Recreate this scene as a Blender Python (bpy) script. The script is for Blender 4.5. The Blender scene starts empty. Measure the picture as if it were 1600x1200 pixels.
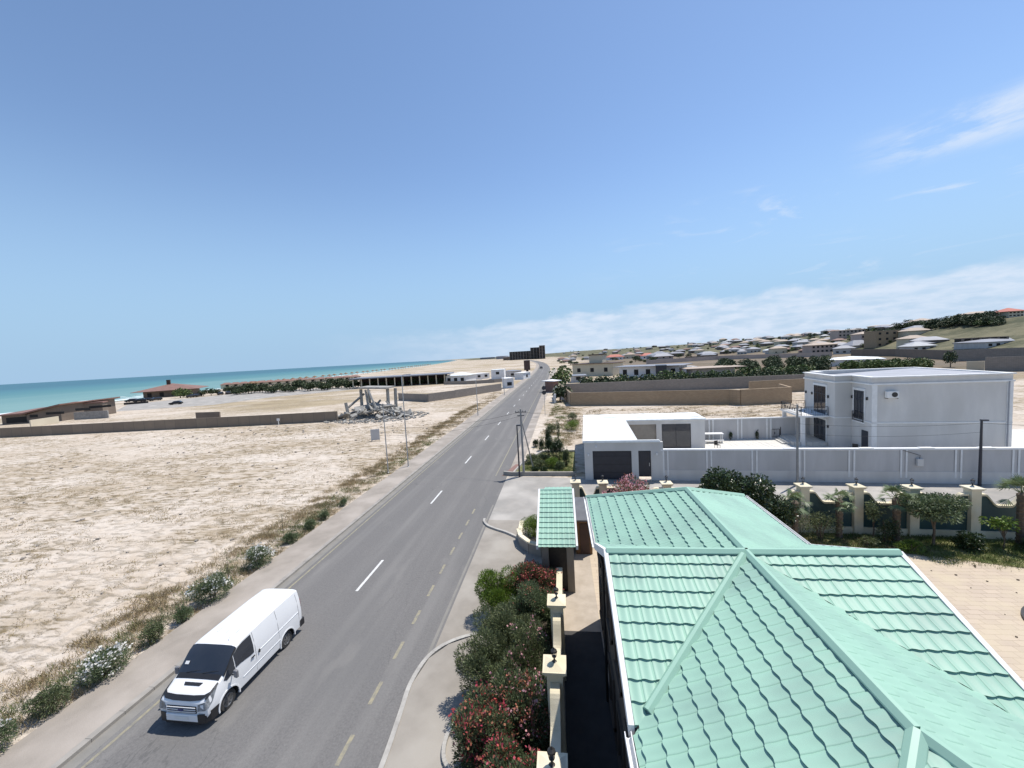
import bpy, bmesh, math, random
import numpy as np
from mathutils import Vector, Matrix
random.seed(7); rng = np.random.default_rng(11)
R = math.radians
C = bpy.context.scene.collection
sc = bpy.context.scene

# ---------------------------------------------------------------- camera
H = 12.0; F = 600.0
ROLL, PITCH, YAW = 0.055643, 0.072361, 0.124938
fwd = Vector((-math.sin(YAW)*math.cos(PITCH), math.cos(YAW)*math.cos(PITCH), -math.sin(PITCH)))
r0 = Vector((math.cos(YAW), math.sin(YAW), 0)); u0 = r0.cross(fwd)
rgt = math.cos(ROLL)*r0 - math.sin(ROLL)*u0
upv = math.sin(ROLL)*r0 + math.cos(ROLL)*u0
cam_d = bpy.data.cameras.new('camera'); cam = bpy.data.objects.new('camera', cam_d); C.objects.link(cam)
cam_d.sensor_width = 36; cam_d.lens = 36*F/1600; cam_d.clip_end = 90000; cam_d.clip_start = 0.1
M = Matrix((rgt, upv, -fwd)).transposed().to_4x4(); M.translation = Vector((0, 0, H))
cam.matrix_world = M; sc.camera = cam

# ---------------------------------------------------------------- light
SUN_AZ, SUN_EL = R(50), R(66)
w = bpy.data.worlds.new('World'); sc.world = w; w.use_nodes = True
wn = w.node_tree; N = wn.nodes; L = wn.links
bg = N['Background']
sky = N.new('ShaderNodeTexSky'); sky.sky_type = 'NISHITA'; sky.sun_disc = False
sky.sun_elevation = SUN_EL; sky.sun_rotation = SUN_AZ; sky.altitude = 50
sky.air_density = 1.0; sky.dust_density = 0.15; sky.ozone_density = 3.0
tc = N.new('ShaderNodeTexCoord')
sep = N.new('ShaderNodeSeparateXYZ'); L.new(tc.outputs['Generated'], sep.inputs[0])
def wmath(op, a, b=None, clamp=False):
    m = N.new('ShaderNodeMath'); m.operation = op; m.use_clamp = clamp
    for i, v in enumerate((a, b)):
        if v is None: continue
        if isinstance(v, (int, float)): m.inputs[i].default_value = v
        else: L.new(v, m.inputs[i])
    return m.outputs[0]
def wmap(v, a, b, c, d, smooth=True):
    m = N.new('ShaderNodeMapRange'); m.interpolation_type = 'SMOOTHSTEP' if smooth else 'LINEAR'
    L.new(v, m.inputs[0])
    for i, x in zip((1, 2, 3, 4), (a, b, c, d)): m.inputs[i].default_value = x
    return m.outputs[0]
def wnoise(scale, sx, sy, sz, det=6, rough=.55, dist=0.0, off=(0, 0, 0)):
    mp = N.new('ShaderNodeMapping'); mp.inputs['Scale'].default_value = (sx, sy, sz); mp.inputs['Location'].default_value = off
    L.new(tc.outputs['Generated'], mp.inputs[0])
    t = N.new('ShaderNodeTexNoise'); t.inputs['Scale'].default_value = scale; t.inputs['Detail'].default_value = det
    t.inputs['Roughness'].default_value = rough; t.inputs['Distortion'].default_value = dist
    L.new(mp.outputs[0], t.inputs[0]); return t.outputs[0]
el = sep.outputs[2]
az = wmath('ARCTAN2', sep.outputs[0], sep.outputs[1])          # azimuth of the direction, from +Y towards +X
# low bank of cloud over the land on the right, its top edge rising to the right
edge = wnoise(9, 1, 1, 2.5, 8, .6, .3)
top = wmath('ADD', wmath('MULTIPLY', wmath('SUBTRACT', edge, .5), .07), wmap(az, R(-30), R(20), .075, .112))
bank = wmath('MULTIPLY', wmap(wmath('SUBTRACT', top, el), -0.002, 0.022, 0, 1), wmap(az, R(-38), R(8), 0, 1))
tex = wnoise(16, 1, 1, 4, 7, .6, .2, (3, 1, 0))
bank = wmath('MULTIPLY', bank, wmap(tex, .3, .68, .38, .88))
# wispy cloud streak on the right, higher up
wis = wnoise(7, 1.0, 1.0, 3.6, 8, .62, .6, (5.3, 2.2, .4))
hz = wmap(el, .27, .305, 0, 1); hz2 = wmap(el, .325, .36, 1, 0)
streak = wmath('MULTIPLY', wmath('MULTIPLY', wmap(wis, .36, .60, 0, 1), wmap(az, R(33), R(42), 0, 1)), wmath('MULTIPLY', hz, hz2))
# thin scattered wisps
w2 = wnoise(5.5, 1.0, 1.0, 4.5, 7, .6, .8, (1.7, 8.2, 2.4))
thin = wmath('MULTIPLY', wmath('MULTIPLY', wmap(w2, .54, .74, 0, .5), wmap(az, R(0), R(30), 0, 1)), wmath('MULTIPLY', wmap(el, .08, .14, 0, 1), wmap(el, .27, .34, 1, 0)))
haze = wmap(el, .0, .44, .96, 0.0)
hm = N.new('ShaderNodeMix'); hm.data_type = 'RGBA'; hm.inputs[7].default_value = (2.15, 3.35, 4.75, 1)
L.new(haze, hm.inputs[0]); L.new(sky.outputs[0], hm.inputs[6])
cl = wmath('MAXIMUM', wmath('MAXIMUM', bank, wmath('MULTIPLY', streak, .75)), thin, True)
mix = N.new('ShaderNodeMix'); mix.data_type = 'RGBA'
mix.inputs[7].default_value = (4.5, 5.05, 5.9, 1)
L.new(cl, mix.inputs[0]); L.new(hm.outputs[2], mix.inputs[6]); L.new(mix.outputs[2], bg.inputs[0])
bg.inputs[1].default_value = 0.125
sd = bpy.data.lights.new('sun', 'SUN'); sd.energy = 4.1; sd.angle = R(.5); sd.color = (1, .95, .88)
sun = bpy.data.objects.new('sun', sd); C.objects.link(sun)
sdir = Vector((math.sin(SUN_AZ)*math.cos(SUN_EL), math.cos(SUN_AZ)*math.cos(SUN_EL), math.sin(SUN_EL)))
sun.rotation_euler = sdir.to_track_quat('Z', 'Y').to_euler(); sun.location = (20, 20, 60)
vs = sc.view_settings; vs.view_transform = 'Standard'; vs.look = 'None'; vs.exposure = 0.4; vs.gamma = 1; vs.use_curve_mapping = False

# ---------------------------------------------------------------- helpers
def G(x, y, z=0.0):
    """the place at height z that the photograph shows at pixel x, y"""
    d = (x-800)*rgt + (600-y)*upv + F*fwd
    t = (z-H)/d.z
    return Vector((t*d.x, t*d.y, z))
def Zat(p, y):
    """height above place p that reaches picture row y"""
    lo, hi = -5.0, 60.0
    for _ in range(40):
        m = (lo+hi)/2; q = Vector((p[0], p[1], m-H)); yy = 600-F*q.dot(upv)/q.dot(fwd)
        if yy > y: lo = m
        else: hi = m
    return lo
MATS = {}
KF = dict(green_metal=.86, green_cap=.84, apron=.78, side_street=.84, sidewalk=.84, kerb=.84, kerb_white=.84, gutter=.84, line_yellow=.84, walk=.84, asphalt=.82, stucco_white=1.0, roof_grey=.85, rubble=.85, concrete=.85, dry_grass=.85)
def _n(nt, t, **kw):
    n = nt.nodes.new(t)
    for k, v in kw.items(): setattr(n, k, v)
    return n
def mat(name, c1, c2=None, scale=3.0, rough=.8, bump=0.0, bscale=None, metal=0.0, spec=.5, stretch=(1, 1, 1), detail=5, c3=None, scale3=.3, lo=.35, hi=.65, island=0.0, coat=0.0, trans=0.0):
    """a principled material; colour runs between c1 and c2 by noise, then towards c3 in large patches"""
    m = bpy.data.materials.new(name); m.use_nodes = True; nt = m.node_tree; b = nt.nodes['Principled BSDF']
    b.inputs['Roughness'].default_value = rough; b.inputs['Metallic'].default_value = metal
    b.inputs['Specular IOR Level'].default_value = spec
    if coat: b.inputs['Coat Weight'].default_value = coat; b.inputs['Coat Roughness'].default_value = .08
    if c2 is None: c2 = tuple(x*.86 for x in c1)
    kf = KF.get(name, 1.0); c1 = tuple(x*kf for x in c1); c2 = tuple(x*kf for x in c2); c3 = c3 and tuple(x*kf for x in c3)
    t = _n(nt, 'ShaderNodeTexCoord'); mp = _n(nt, 'ShaderNodeMapping'); mp.inputs['Scale'].default_value = stretch
    nt.links.new(t.outputs['Object'], mp.inputs[0])
    no = _n(nt, 'ShaderNodeTexNoise'); no.inputs['Scale'].default_value = scale; no.inputs['Detail'].default_value = detail
    no.inputs['Roughness'].default_value = .6
    nt.links.new(mp.outputs[0], no.inputs[0])
    mr = _n(nt, 'ShaderNodeMapRange'); mr.inputs[1].default_value = lo; mr.inputs[2].default_value = hi
    nt.links.new(no.outputs[0], mr.inputs[0])
    mx = _n(nt, 'ShaderNodeMix', data_type='RGBA'); mx.inputs[6].default_value = (*c1, 1); mx.inputs[7].default_value = (*c2, 1)
    nt.links.new(mr.outputs[0], mx.inputs[0]); out = mx.outputs[2]
    if c3:
        n3 = _n(nt, 'ShaderNodeTexNoise'); n3.inputs['Scale'].default_value = scale3; n3.inputs['Detail'].default_value = 4
        nt.links.new(mp.outputs[0], n3.inputs[0])
        m3 = _n(nt, 'ShaderNodeMapRange'); m3.inputs[1].default_value = .45; m3.inputs[2].default_value = .65
        nt.links.new(n3.outputs[0], m3.inputs[0])
        x3 = _n(nt, 'ShaderNodeMix', data_type='RGBA'); nt.links.new(m3.outputs[0], x3.inputs[0]); nt.links.new(out, x3.inputs[6])
        x3.inputs[7].default_value = (*c3, 1); out = x3.outputs[2]
    if island:
        g = _n(nt, 'ShaderNodeNewGeometry'); hs = _n(nt, 'ShaderNodeHueSaturation')
        ra = _n(nt, 'ShaderNodeMapRange'); ra.inputs[3].default_value = 1-island; ra.inputs[4].default_value = 1+island
        nt.links.new(g.outputs['Random Per Island'], ra.inputs[0]); nt.links.new(ra.outputs[0], hs.inputs['Value'])
        rb = _n(nt, 'ShaderNodeMapRange'); rb.inputs[3].default_value = .5-island*.05; rb.inputs[4].default_value = .5+island*.05
        ml = _n(nt, 'ShaderNodeMath', operation='FRACT'); mm = _n(nt, 'ShaderNodeMath', operation='MULTIPLY'); mm.inputs[1].default_value = 7.31
        nt.links.new(g.outputs['Random Per Island'], mm.inputs[0]); nt.links.new(mm.outputs[0], ml.inputs[0]); nt.links.new(ml.outputs[0], rb.inputs[0])
        nt.links.new(rb.outputs[0], hs.inputs['Hue']); nt.links.new(out, hs.inputs['Color']); out = hs.outputs[0]
    nt.links.new(out, b.inputs['Base Color'])
    if trans:
        b.inputs['Transmission Weight'].default_value = 0
        tr = _n(nt, 'ShaderNodeBsdfTranslucent'); nt.links.new(out, tr.inputs[0]); ms = _n(nt, 'ShaderNodeMixShader'); ms.inputs[0].default_value = trans
        nt.links.new(b.outputs[0], ms.inputs[1]); nt.links.new(tr.outputs[0], ms.inputs[2]); nt.links.new(ms.outputs[0], nt.nodes['Material Output'].inputs[0])
    if bump:
        nb = _n(nt, 'ShaderNodeTexNoise'); nb.inputs['Scale'].default_value = bscale or scale*4; nb.inputs['Detail'].default_value = 5
        nt.links.new(mp.outputs[0], nb.inputs[0])
        bp = _n(nt, 'ShaderNodeBump'); bp.inputs['Strength'].default_value = bump; bp.inputs['Distance'].default_value = .02
        nt.links.new(nb.outputs[0], bp.inputs['Height']); nt.links.new(bp.outputs[0], b.inputs['Normal'])
    MATS[name] = m; return m
def brickmat(name, c1, c2, mortar, bw, bh, ms=.01, rough=.9, bump=.4, dust=None, plane='XY', off=.5, squash=1.0):
    m = bpy.data.materials.new(name); m.use_nodes = True; nt = m.node_tree; b = nt.nodes['Principled BSDF']
    b.inputs['Roughness'].default_value = rough
    t = _n(nt, 'ShaderNodeTexCoord')
    vec = t.outputs['Object']
    if plane != 'XY':
        s = _n(nt, 'ShaderNodeSeparateXYZ'); c = _n(nt, 'ShaderNodeCombineXYZ'); a = _n(nt, 'ShaderNodeMath', operation='ADD')
        nt.links.new(vec, s.inputs[0]); nt.links.new(s.outputs[0], a.inputs[0]); nt.links.new(s.outputs[1], a.inputs[1])
        nt.links.new(a.outputs[0], c.inputs[0]); nt.links.new(s.outputs[2], c.inputs[1]); vec = c.outputs[0]
    br = _n(nt, 'ShaderNodeTexBrick'); br.inputs['Scale'].default_value = 1; br.inputs['Brick Width'].default_value = bw
    br.inputs['Row Height'].default_value = bh; br.inputs['Mortar Size'].default_value = ms; br.offset = off
    br.inputs['Color1'].default_value = (*c1, 1); br.inputs['Color2'].default_value = (*c2, 1); br.inputs['Mortar'].default_value = (*mortar, 1)
    nt.links.new(vec, br.inputs[0]); out = br.outputs[0]
    no = _n(nt, 'ShaderNodeTexNoise'); no.inputs['Scale'].default_value = .7; no.inputs['Detail'].default_value = 7; nt.links.new(t.outputs['Object'], no.inputs[0])
    mr = _n(nt, 'ShaderNodeMapRange'); mr.inputs[1].default_value = .38; mr.inputs[2].default_value = .65; mr.inputs[4].default_value = .88 if dust else .3
    nt.links.new(no.outputs[0], mr.inputs[0]); x = _n(nt, 'ShaderNodeMix', data_type='RGBA'); nt.links.new(mr.outputs[0], x.inputs[0])
    nt.links.new(out, x.inputs[6]); x.inputs[7].default_value = (*(dust or tuple(v*.7 for v in c1)), 1); nt.links.new(x.outputs[2], b.inputs['Base Color'])
    bp = _n(nt, 'ShaderNodeBump'); bp.inputs['Strength'].default_value = bump; bp.inputs['Distance'].default_value = .01; bp.invert = True
    nt.links.new(br.outputs['Fac'], bp.inputs['Height']); nt.links.new(bp.outputs[0], b.inputs['Normal'])
    MATS[name] = m; return m

class MB:
    """collects verts and faces of ONE mesh"""
    def __init__(s): s.v = []; s.f = []; s.m = []; s.mi = 0
    def add(s, vs, fs):
        o = len(s.v); s.v += [tuple(v) for v in vs]; s.f += [tuple(i+o for i in f) for f in fs]; s.m += [s.mi]*len(fs); return s
    def box(s, x0, y0, z0, x1, y1, z1):
        return s.add([(x0,y0,z0),(x1,y0,z0),(x1,y1,z0),(x0,y1,z0),(x0,y0,z1),(x1,y0,z1),(x1,y1,z1),(x0,y1,z1)],
                     [(3,2,1,0),(4,5,6,7),(0,1,5,4),(1,2,6,5),(2,3,7,6),(3,0,4,7)])
    def obox(s, c, sx, sy, sz, M=None):
        c = Vector(c); M = M or Matrix.Identity(3)
        vs = [c + M @ Vector((a*sx/2, b*sy/2, d*sz/2)) for d in (-1,1) for a, b in ((-1,-1),(1,-1),(1,1),(-1,1))]
        return s.add(vs, [(3,2,1,0),(4,5,6,7),(0,1,5,4),(1,2,6,5),(2,3,7,6),(3,0,4,7)])
    def prism(s, poly, z0, z1, taper=1.0):
        n = len(poly)
        if sum(poly[i][0]*poly[(i+1)%n][1]-poly[(i+1)%n][0]*poly[i][1] for i in range(n)) < 0: poly = poly[::-1]
        cx = sum(p[0] for p in poly)/n; cy = sum(p[1] for p in poly)/n
        vs = [(p[0], p[1], z0) for p in poly] + [(cx+(p[0]-cx)*taper, cy+(p[1]-cy)*taper, z1) for p in poly]
        return s.add(vs, [tuple(range(n-1, -1, -1)), tuple(range(n, 2*n))] + [(i, (i+1) % n, (i+1) % n + n, i+n) for i in range(n)])
    def seg(s, p, q, wd, z0, z1, off=0.0):
        """upright slab from p to q (plan), width wd"""
        p = Vector(p[:2]); q = Vector(q[:2]); d = (q-p).normalized(); n = Vector((-d.y, d.x))
        a = p+n*(off+wd/2); b = p+n*(off-wd/2); c = q+n*(off-wd/2); e = q+n*(off+wd/2)
        return s.prism([a, b, c, e], z0, z1)
    def tube(s, pts, r, n=8, cap=True):
        pts = [Vector(p) for p in pts]; rs = r if isinstance(r, (list, tuple)) else [r]*len(pts)
        vs = []; up = Vector((0, 0, 1))
        for i, p in enumerate(pts):
            d = (pts[min(i+1, len(pts)-1)] - pts[max(i-1, 0)]).normalized()
            a = d.cross(up if abs(d.z) < .95 else Vector((1, 0, 0))).normalized(); b = d.cross(a)
            vs += [p + rs[i]*(math.cos(2*math.pi*k/n)*a + math.sin(2*math.pi*k/n)*b) for k in range(n)]
        fs = [(i*n+k, i*n+(k+1) % n, (i+1)*n+(k+1) % n, (i+1)*n+k) for i in range(len(pts)-1) for k in range(n)]
        if cap: fs += [tuple(range(n-1, -1, -1)), tuple(range((len(pts)-1)*n, len(pts)*n))]
        return s.add(vs, fs)
    def lathe(s, prof, c=(0, 0, 0), n=14):
        vs = [(c[0]+r*math.cos(2*math.pi*k/n), c[1]+r*math.sin(2*math.pi*k/n), c[2]+z) for r, z in prof for k in range(n)]
        return s.add(vs, [(i*n+k, i*n+(k+1) % n, (i+1)*n+(k+1) % n, (i+1)*n+k) for i in range(len(prof)-1) for k in range(n)])
    def build(s, name, ms, parent=None, loc=None, rz=0, smooth=False, bevel=0, **props):
        me = bpy.data.meshes.new(name); me.from_pydata(s.v, [], s.f)
        ms = ms if isinstance(ms, (list, tuple)) else [ms]
        for m_ in ms: me.materials.append(MATS[m_] if isinstance(m_, str) else m_)
        if any(s.m): me.polygons.foreach_set('material_index', s.m)
        if smooth:
            me.polygons.foreach_set('use_smooth', [True]*len(me.polygons))
            if smooth is not True: me.set_sharp_from_angle(angle=R(smooth))
        me.update(); return link(name, me, parent, loc, rz, bevel, **props)
def link(name, me, parent=None, loc=None, rz=0, bevel=0, **props):
    o = bpy.data.objects.new(name, me); C.objects.link(o)
    if parent: o.parent = parent
    if loc is not None: o.location = loc
    if rz: o.rotation_euler = (0, 0, rz)
    if bevel:
        b = o.modifiers.new('bevel', 'BEVEL'); b.width = bevel; b.segments = 2; b.limit_method = 'ANGLE'
    for k, v in props.items(): o[k] = v
    return o
def thing(name, label, cat, loc=(0, 0, 0), rz=0, group=None):
    o = bpy.data.objects.new(name, None); C.objects.link(o); o.location = loc; o.rotation_euler = (0, 0, rz)
    o.empty_display_size = .3; o['label'] = label; o['category'] = cat
    if group: o['group'] = group
    return o
def dup(root, loc, rz=0, scale=None, label=None):
    r = root.copy(); C.objects.link(r); r.location = loc; r.rotation_euler = (0, 0, rz)
    if scale: r.scale = scale if isinstance(scale, (tuple, list)) else (scale,)*3
    if label: r['label'] = label
    for ch in list(root.children):
        c = ch.copy(); C.objects.link(c); c.parent = r
        for g in list(ch.children):
            d = g.copy(); C.objects.link(d); d.parent = c
    return r
def npmesh(name, V, nf, k, mname):
    """numpy verts (nf*k,3) as nf separate k-gons"""
    me = bpy.data.meshes.new(name); V = np.asarray(V, dtype=np.float32)
    me.vertices.add(nf*k); me.vertices.foreach_set('co', V.reshape(-1))
    me.loops.add(nf*k); me.loops.foreach_set('vertex_index', np.arange(nf*k, dtype=np.int32))
    me.polygons.add(nf); me.polygons.foreach_set('loop_start', np.arange(0, nf*k, k, dtype=np.int32))
    try: me.polygons.foreach_set('loop_total', np.full(nf, k, dtype=np.int32))
    except Exception: pass
    me.materials.append(MATS[mname]); me.update(calc_edges=True); me.validate(); return me
def unit(a): return a/np.maximum(np.linalg.norm(a, axis=1, keepdims=True), 1e-6)
def leaves(name, P, D, ln, wd, mname, droop=.15):
    """diamond shaped leaves at P pointing along D"""
    n = len(P); D = unit(D); S = unit(np.cross(D, unit(rng.normal(size=(n, 3))))); ln = np.broadcast_to(ln, n)[:, None]; wd = np.broadcast_to(wd, n)[:, None]
    ln = ln*rng.uniform(.7, 1.25, (n, 1)); t = P + D*ln; t[:, 2] -= droop*ln[:, 0]; mid = P + D*ln*.5
    V = np.stack([P, mid+S*wd*.5, t, mid-S*wd*.5], 1).reshape(-1, 3)
    return npmesh(name, V, n, 4, mname)
def blob_points(n, blobs, shell=.55):
    """points spread in a set of ellipsoids (cx,cy,cz,rx,ry,rz), mostly near their skins; returns points and outward directions"""
    B = np.array(blobs); wts = B[:, 3]*B[:, 4]+B[:, 5]*B[:, 3]; idx = rng.choice(len(B), n, p=wts/wts.sum())
    d = unit(rng.normal(size=(n, 3))); r = shell+(1-shell)*rng.random((n, 1))**.6
    P = B[idx, :3] + d*r*B[idx, 3:6]; return P, d
def crown_blobs(rx, ry, rz, cz, k, rmin=.28, rmax=.5, seed=0):
    g = np.random.default_rng(seed); out = []
    for i in range(k):
        d = g.normal(size=3); d /= np.linalg.norm(d); rr = g.random()**.45*.72
        if d[2] < -.4: d[2] *= .4
        s = g.uniform(rmin, rmax); out.append((d[0]*rr*rx, d[1]*rr*ry, cz+d[2]*rr*rz, s*rx, s*ry, s*rz))
    return out

# ---------------------------------------------------------------- materials
def sandmat():
    m = bpy.data.materials.new('sand'); m.use_nodes = True; nt = m.node_tree; b = nt.nodes['Principled BSDF']; b.inputs['Roughness'].default_value = .95
    b.inputs['Specular IOR Level'].default_value = .15
    t = _n(nt, 'ShaderNodeTexCoord')
    def noise(scale, stretch, det=6, rough=.6, rot=0, dist=0):
        mp = _n(nt, 'ShaderNodeMapping'); mp.inputs['Scale'].default_value = stretch; mp.inputs['Rotation'].default_value = (0, 0, R(rot))
        nt.links.new(t.outputs['Object'], mp.inputs[0]); n = _n(nt, 'ShaderNodeTexNoise'); n.inputs['Scale'].default_value = scale
        n.inputs['Detail'].default_value = det; n.inputs['Roughness'].default_value = rough; n.inputs['Distortion'].default_value = dist
        nt.links.new(mp.outputs[0], n.inputs[0]); return n.outputs[0]
    def rng_(v, a, b_, c=0, d=1):
        r = _n(nt, 'ShaderNodeMapRange', interpolation_type='SMOOTHSTEP'); nt.links.new(v, r.inputs[0])
        for i, x in zip((1, 2, 3, 4), (a, b_, c, d)): r.inputs[i].default_value = x
        return r.outputs[0]
    def mx(f, a, c):
        x = _n(nt, 'ShaderNodeMix', data_type='RGBA')
        if isinstance(f, float): x.inputs[0].default_value = f
        else: nt.links.new(f, x.inputs[0])
        if isinstance(a, tuple): x.inputs[6].default_value = (*a, 1)
        else: nt.links.new(a, x.inputs[6])
        if isinstance(c, tuple): x.inputs[7].default_value = (*c, 1)
        else: nt.links.new(c, x.inputs[7])
        return x.outputs[2]
    def mt(op, a, c=None):
        n = _n(nt, 'ShaderNodeMath', operation=op, use_clamp=True)
        for i, v in enumerate((a, c)):
            if v is None: continue
            if isinstance(v, float): n.inputs[i].default_value = v
            else: nt.links.new(v, n.inputs[i])
        return n.outputs[0]
    base = mx(rng_(noise(.09, (1, 1, 1)), .35, .65), (.56, .49, .415), (.49, .41, .325))
    base = mx(rng_(noise(1.1, (1, 1, 1), 8, .7), .35, .7, 0, .5), base, (.62, .565, .50))
    tuft = rng_(noise(1.5, (.55, 1.5, 1), 7, .66, -12, .6), .47, .66)
    patch = rng_(noise(.045, (.7, 1.6, 1), 8, .66, -10, .5), .44, .56)
    big = rng_(noise(.013, (1, 1.6, 1), 4, .6), .46, .60)
    sep = _n(nt, 'ShaderNodeSeparateXYZ'); nt.links.new(t.outputs['Object'], sep.inputs[0])
    far = rng_(sep.outputs[1], 78.0, 110.0); hill = rng_(sep.outputs[2], .3, 2.5)
    grass = mx(rng_(noise(.5, (1, 1, 1), 5), .35, .65), (.215, .16, .09), (.165, .135, .08))
    gold = mx(rng_(noise(.06, (1, 2, 1), 6), .35, .65), (.36, .29, .185), (.25, .20, .125))
    base = mx(mt('MULTIPLY', patch, mt('MULTIPLY', rng_(noise(.5, (.6, 1.5, 1), 9, .7, -12, .4), .36, .62), .8)), base, (.345, .275, .19))
    col = mx(mt('MULTIPLY', tuft, mt('ADD', mt('MULTIPLY', patch, .72), .40)), base, grass)
    col = mx(mt('MULTIPLY', mt('MULTIPLY', big, far), .85), col, gold)
    scrub = mx(rng_(noise(.05, (1, 1, 1), 9, .7), .38, .62), (.18, .165, .105), (.075, .08, .048))
    right = rng_(sep.outputs[0], 20.0, 60.0)
    brown = mx(rng_(noise(.04, (1, 1, 1), 8, .65), .36, .60), (.18, .138, .10), (.125, .105, .075))
    col = mx(mt('MULTIPLY', mt('MULTIPLY', right, rng_(sep.outputs[1], 95.0, 150.0)), .9), col, brown)
    col = mx(hill, col, scrub)
    nt.links.new(col, b.inputs['Base Color'])
    bp = _n(nt, 'ShaderNodeBump'); bp.inputs['Strength'].default_value = .9; bp.inputs['Distance'].default_value = .16
    hh = mt('ADD', mt('MULTIPLY', noise(2.2, (.7, 1.3, 1), 8, .65, -12), .8), mt('MULTIPLY', tuft, .3))
    nt.links.new(hh, bp.inputs['Height']); nt.links.new(bp.outputs[0], b.inputs['Normal']); MATS['sand'] = m
sandmat()
mat('asphalt', (.15, .145, .141), (.235, .226, .218), 14, .9, .6, 60, spec=.2, lo=.25, hi=.75, detail=9)
def asphalt():
    m = MATS['asphalt']; nt = m.node_tree; b = nt.nodes['Principled BSDF']; src = b.inputs['Base Color'].links[0].from_socket
    t = _n(nt, 'ShaderNodeTexCoord')
    def noise(scale, st, det=5):
        mp = _n(nt, 'ShaderNodeMapping'); mp.inputs['Scale'].default_value = st; nt.links.new(t.outputs['Object'], mp.inputs[0])
        n = _n(nt, 'ShaderNodeTexNoise'); n.inputs['Scale'].default_value = scale; n.inputs['Detail'].default_value = det; nt.links.new(mp.outputs[0], n.inputs[0]); return n.outputs[0]
    out = src
    for sc_, st, a, b_, col, k in ((1.0, (.9, .03, 1), .45, .7, (.225, .217, .205), .5), (.25, (1, .5, 1), .45, .7, (.14, .138, .136), .5), (.9, (1, .35, 1), .6, .72, (.235, .225, .21), .3)):
        r = _n(nt, 'ShaderNodeMapRange', interpolation_type='SMOOTHSTEP'); nt.links.new(noise(sc_, st), r.inputs[0])
        for i, x in zip((1, 2, 3, 4), (a, b_, 0, k)): r.inputs[i].default_value = x
        x = _n(nt, 'ShaderNodeMix', data_type='RGBA'); nt.links.new(r.outputs[0], x.inputs[0]); nt.links.new(out, x.inputs[6]); x.inputs[7].default_value = (*col, 1); out = x.outputs[2]
    # thin wandering cracks
    mp = _n(nt, 'ShaderNodeMapping'); mp.inputs['Scale'].default_value = (1, .35, 1); nt.links.new(t.outputs['Object'], mp.inputs[0])
    nz = _n(nt, 'ShaderNodeTexNoise'); nz.inputs['Scale'].default_value = 1.3; nz.inputs['Detail'].default_value = 6; nt.links.new(mp.outputs[0], nz.inputs[0])
    ad = _n(nt, 'ShaderNodeMix', data_type='VECTOR'); ad.inputs[0].default_value = .55; nt.links.new(mp.outputs[0], ad.inputs[4]); nt.links.new(nz.outputs['Color'], ad.inputs[5])
    vo = _n(nt, 'ShaderNodeTexVoronoi', feature='DISTANCE_TO_EDGE'); vo.inputs['Scale'].default_value = .7; nt.links.new(ad.outputs[1], vo.inputs[0])
    cr = _n(nt, 'ShaderNodeMapRange'); nt.links.new(vo.outputs[0], cr.inputs[0]); cr.inputs[1].default_value = 0; cr.inputs[2].default_value = .006; cr.inputs[3].default_value = 1; cr.inputs[4].default_value = 0
    msk = _n(nt, 'ShaderNodeMapRange'); nt.links.new(noise(.18, (1, 1, 1)), msk.inputs[0]); msk.inputs[1].default_value = .5; msk.inputs[2].default_value = .62; msk.inputs[4].default_value = .45
    mu = _n(nt, 'ShaderNodeMath', operation='MULTIPLY'); nt.links.new(cr.outputs[0], mu.inputs[0]); nt.links.new(msk.outputs[0], mu.inputs[1])
    x = _n(nt, 'ShaderNodeMix', data_type='RGBA'); nt.links.new(mu.outputs[0], x.inputs[0]); nt.links.new(out, x.inputs[6]); x.inputs[7].default_value = (.07, .07, .07, 1)
    nt.links.new(x.outputs[2], b.inputs['Base Color'])
asphalt()
mat('apron', (.36, .325, .28), (.31, .28, .24), 1.2, .92, .3, 40, c3=(.43, .395, .345), scale3=.35)
mat('side_street', (.36, .335, .30), (.31, .295, .27), .8, .92, .3, 30, c3=(.47, .44, .40), scale3=.3)
mat('sidewalk', (.36, .315, .27), (.30, .265, .225), 1.0, .92, .4, 30, c3=(.43, .38, .33), scale3=.4)
mat('kerb', (.40, .37, .33), (.30, .28, .25), 1.5, .9, .3, 30)
mat('kerb_white', (.50, .48, .44), (.36, .34, .31), 2.5, .85, .3, 30)
mat('gutter', (.27, .255, .23), (.22, .21, .19), 1.2, .9, .3, 30)
mat('line_white', (.62, .62, .60), (.42, .42, .41), 6, .7, lo=.45, hi=.75)
mat('line_yellow', (.36, .32, .21), (.22, .21, .18), 5, .75, lo=.35, hi=.65)
mat('walk', (.50, .43, .35), (.40, .34, .27), 1.3, .9, .2, 20)
mat('court_earth', (.10, .13, .04), (.22, .19, .09), 1.6, .95, .6, 30)
brickmat('paving', (.50, .41, .315), (.44, .36, .28), (.32, .25, .18), .6, .3, .012, dust=(.50, .42, .30), bump=.4)
brickmat('patio', (.62, .60, .55), (.55, .53, .49), (.33, .32, .30), .6, .6, .03, off=0, bump=.3, dust=(.6, .58, .53))
mat('stucco_white', (.61, .595, .57), (.55, .535, .515), 1.1, .85, .15, 40, stretch=(1, 1, .25), c3=(.52, .505, .48), scale3=.5)
mat('stucco_grey', (.51, .50, .495), (.45, .44, .435), 1.3, .85, .2, 40, stretch=(1, 1, .22), c3=(.43, .42, .41), scale3=.6)
mat('trim_white', (.74, .74, .73), (.66, .66, .65), 2, .7)
mat('roof_white', (.78, .82, .82), (.70, .73, .74), .6, .6, .1, 10, c3=(.60, .62, .62), scale3=1.2, stretch=(1, .3, 1))
mat('roof_grey', (.40, .41, .45), (.34, .35, .38), .5, .6)
mat('charcoal', (.028, .03, .042), (.022, .024, .033), 2, .45)
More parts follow.
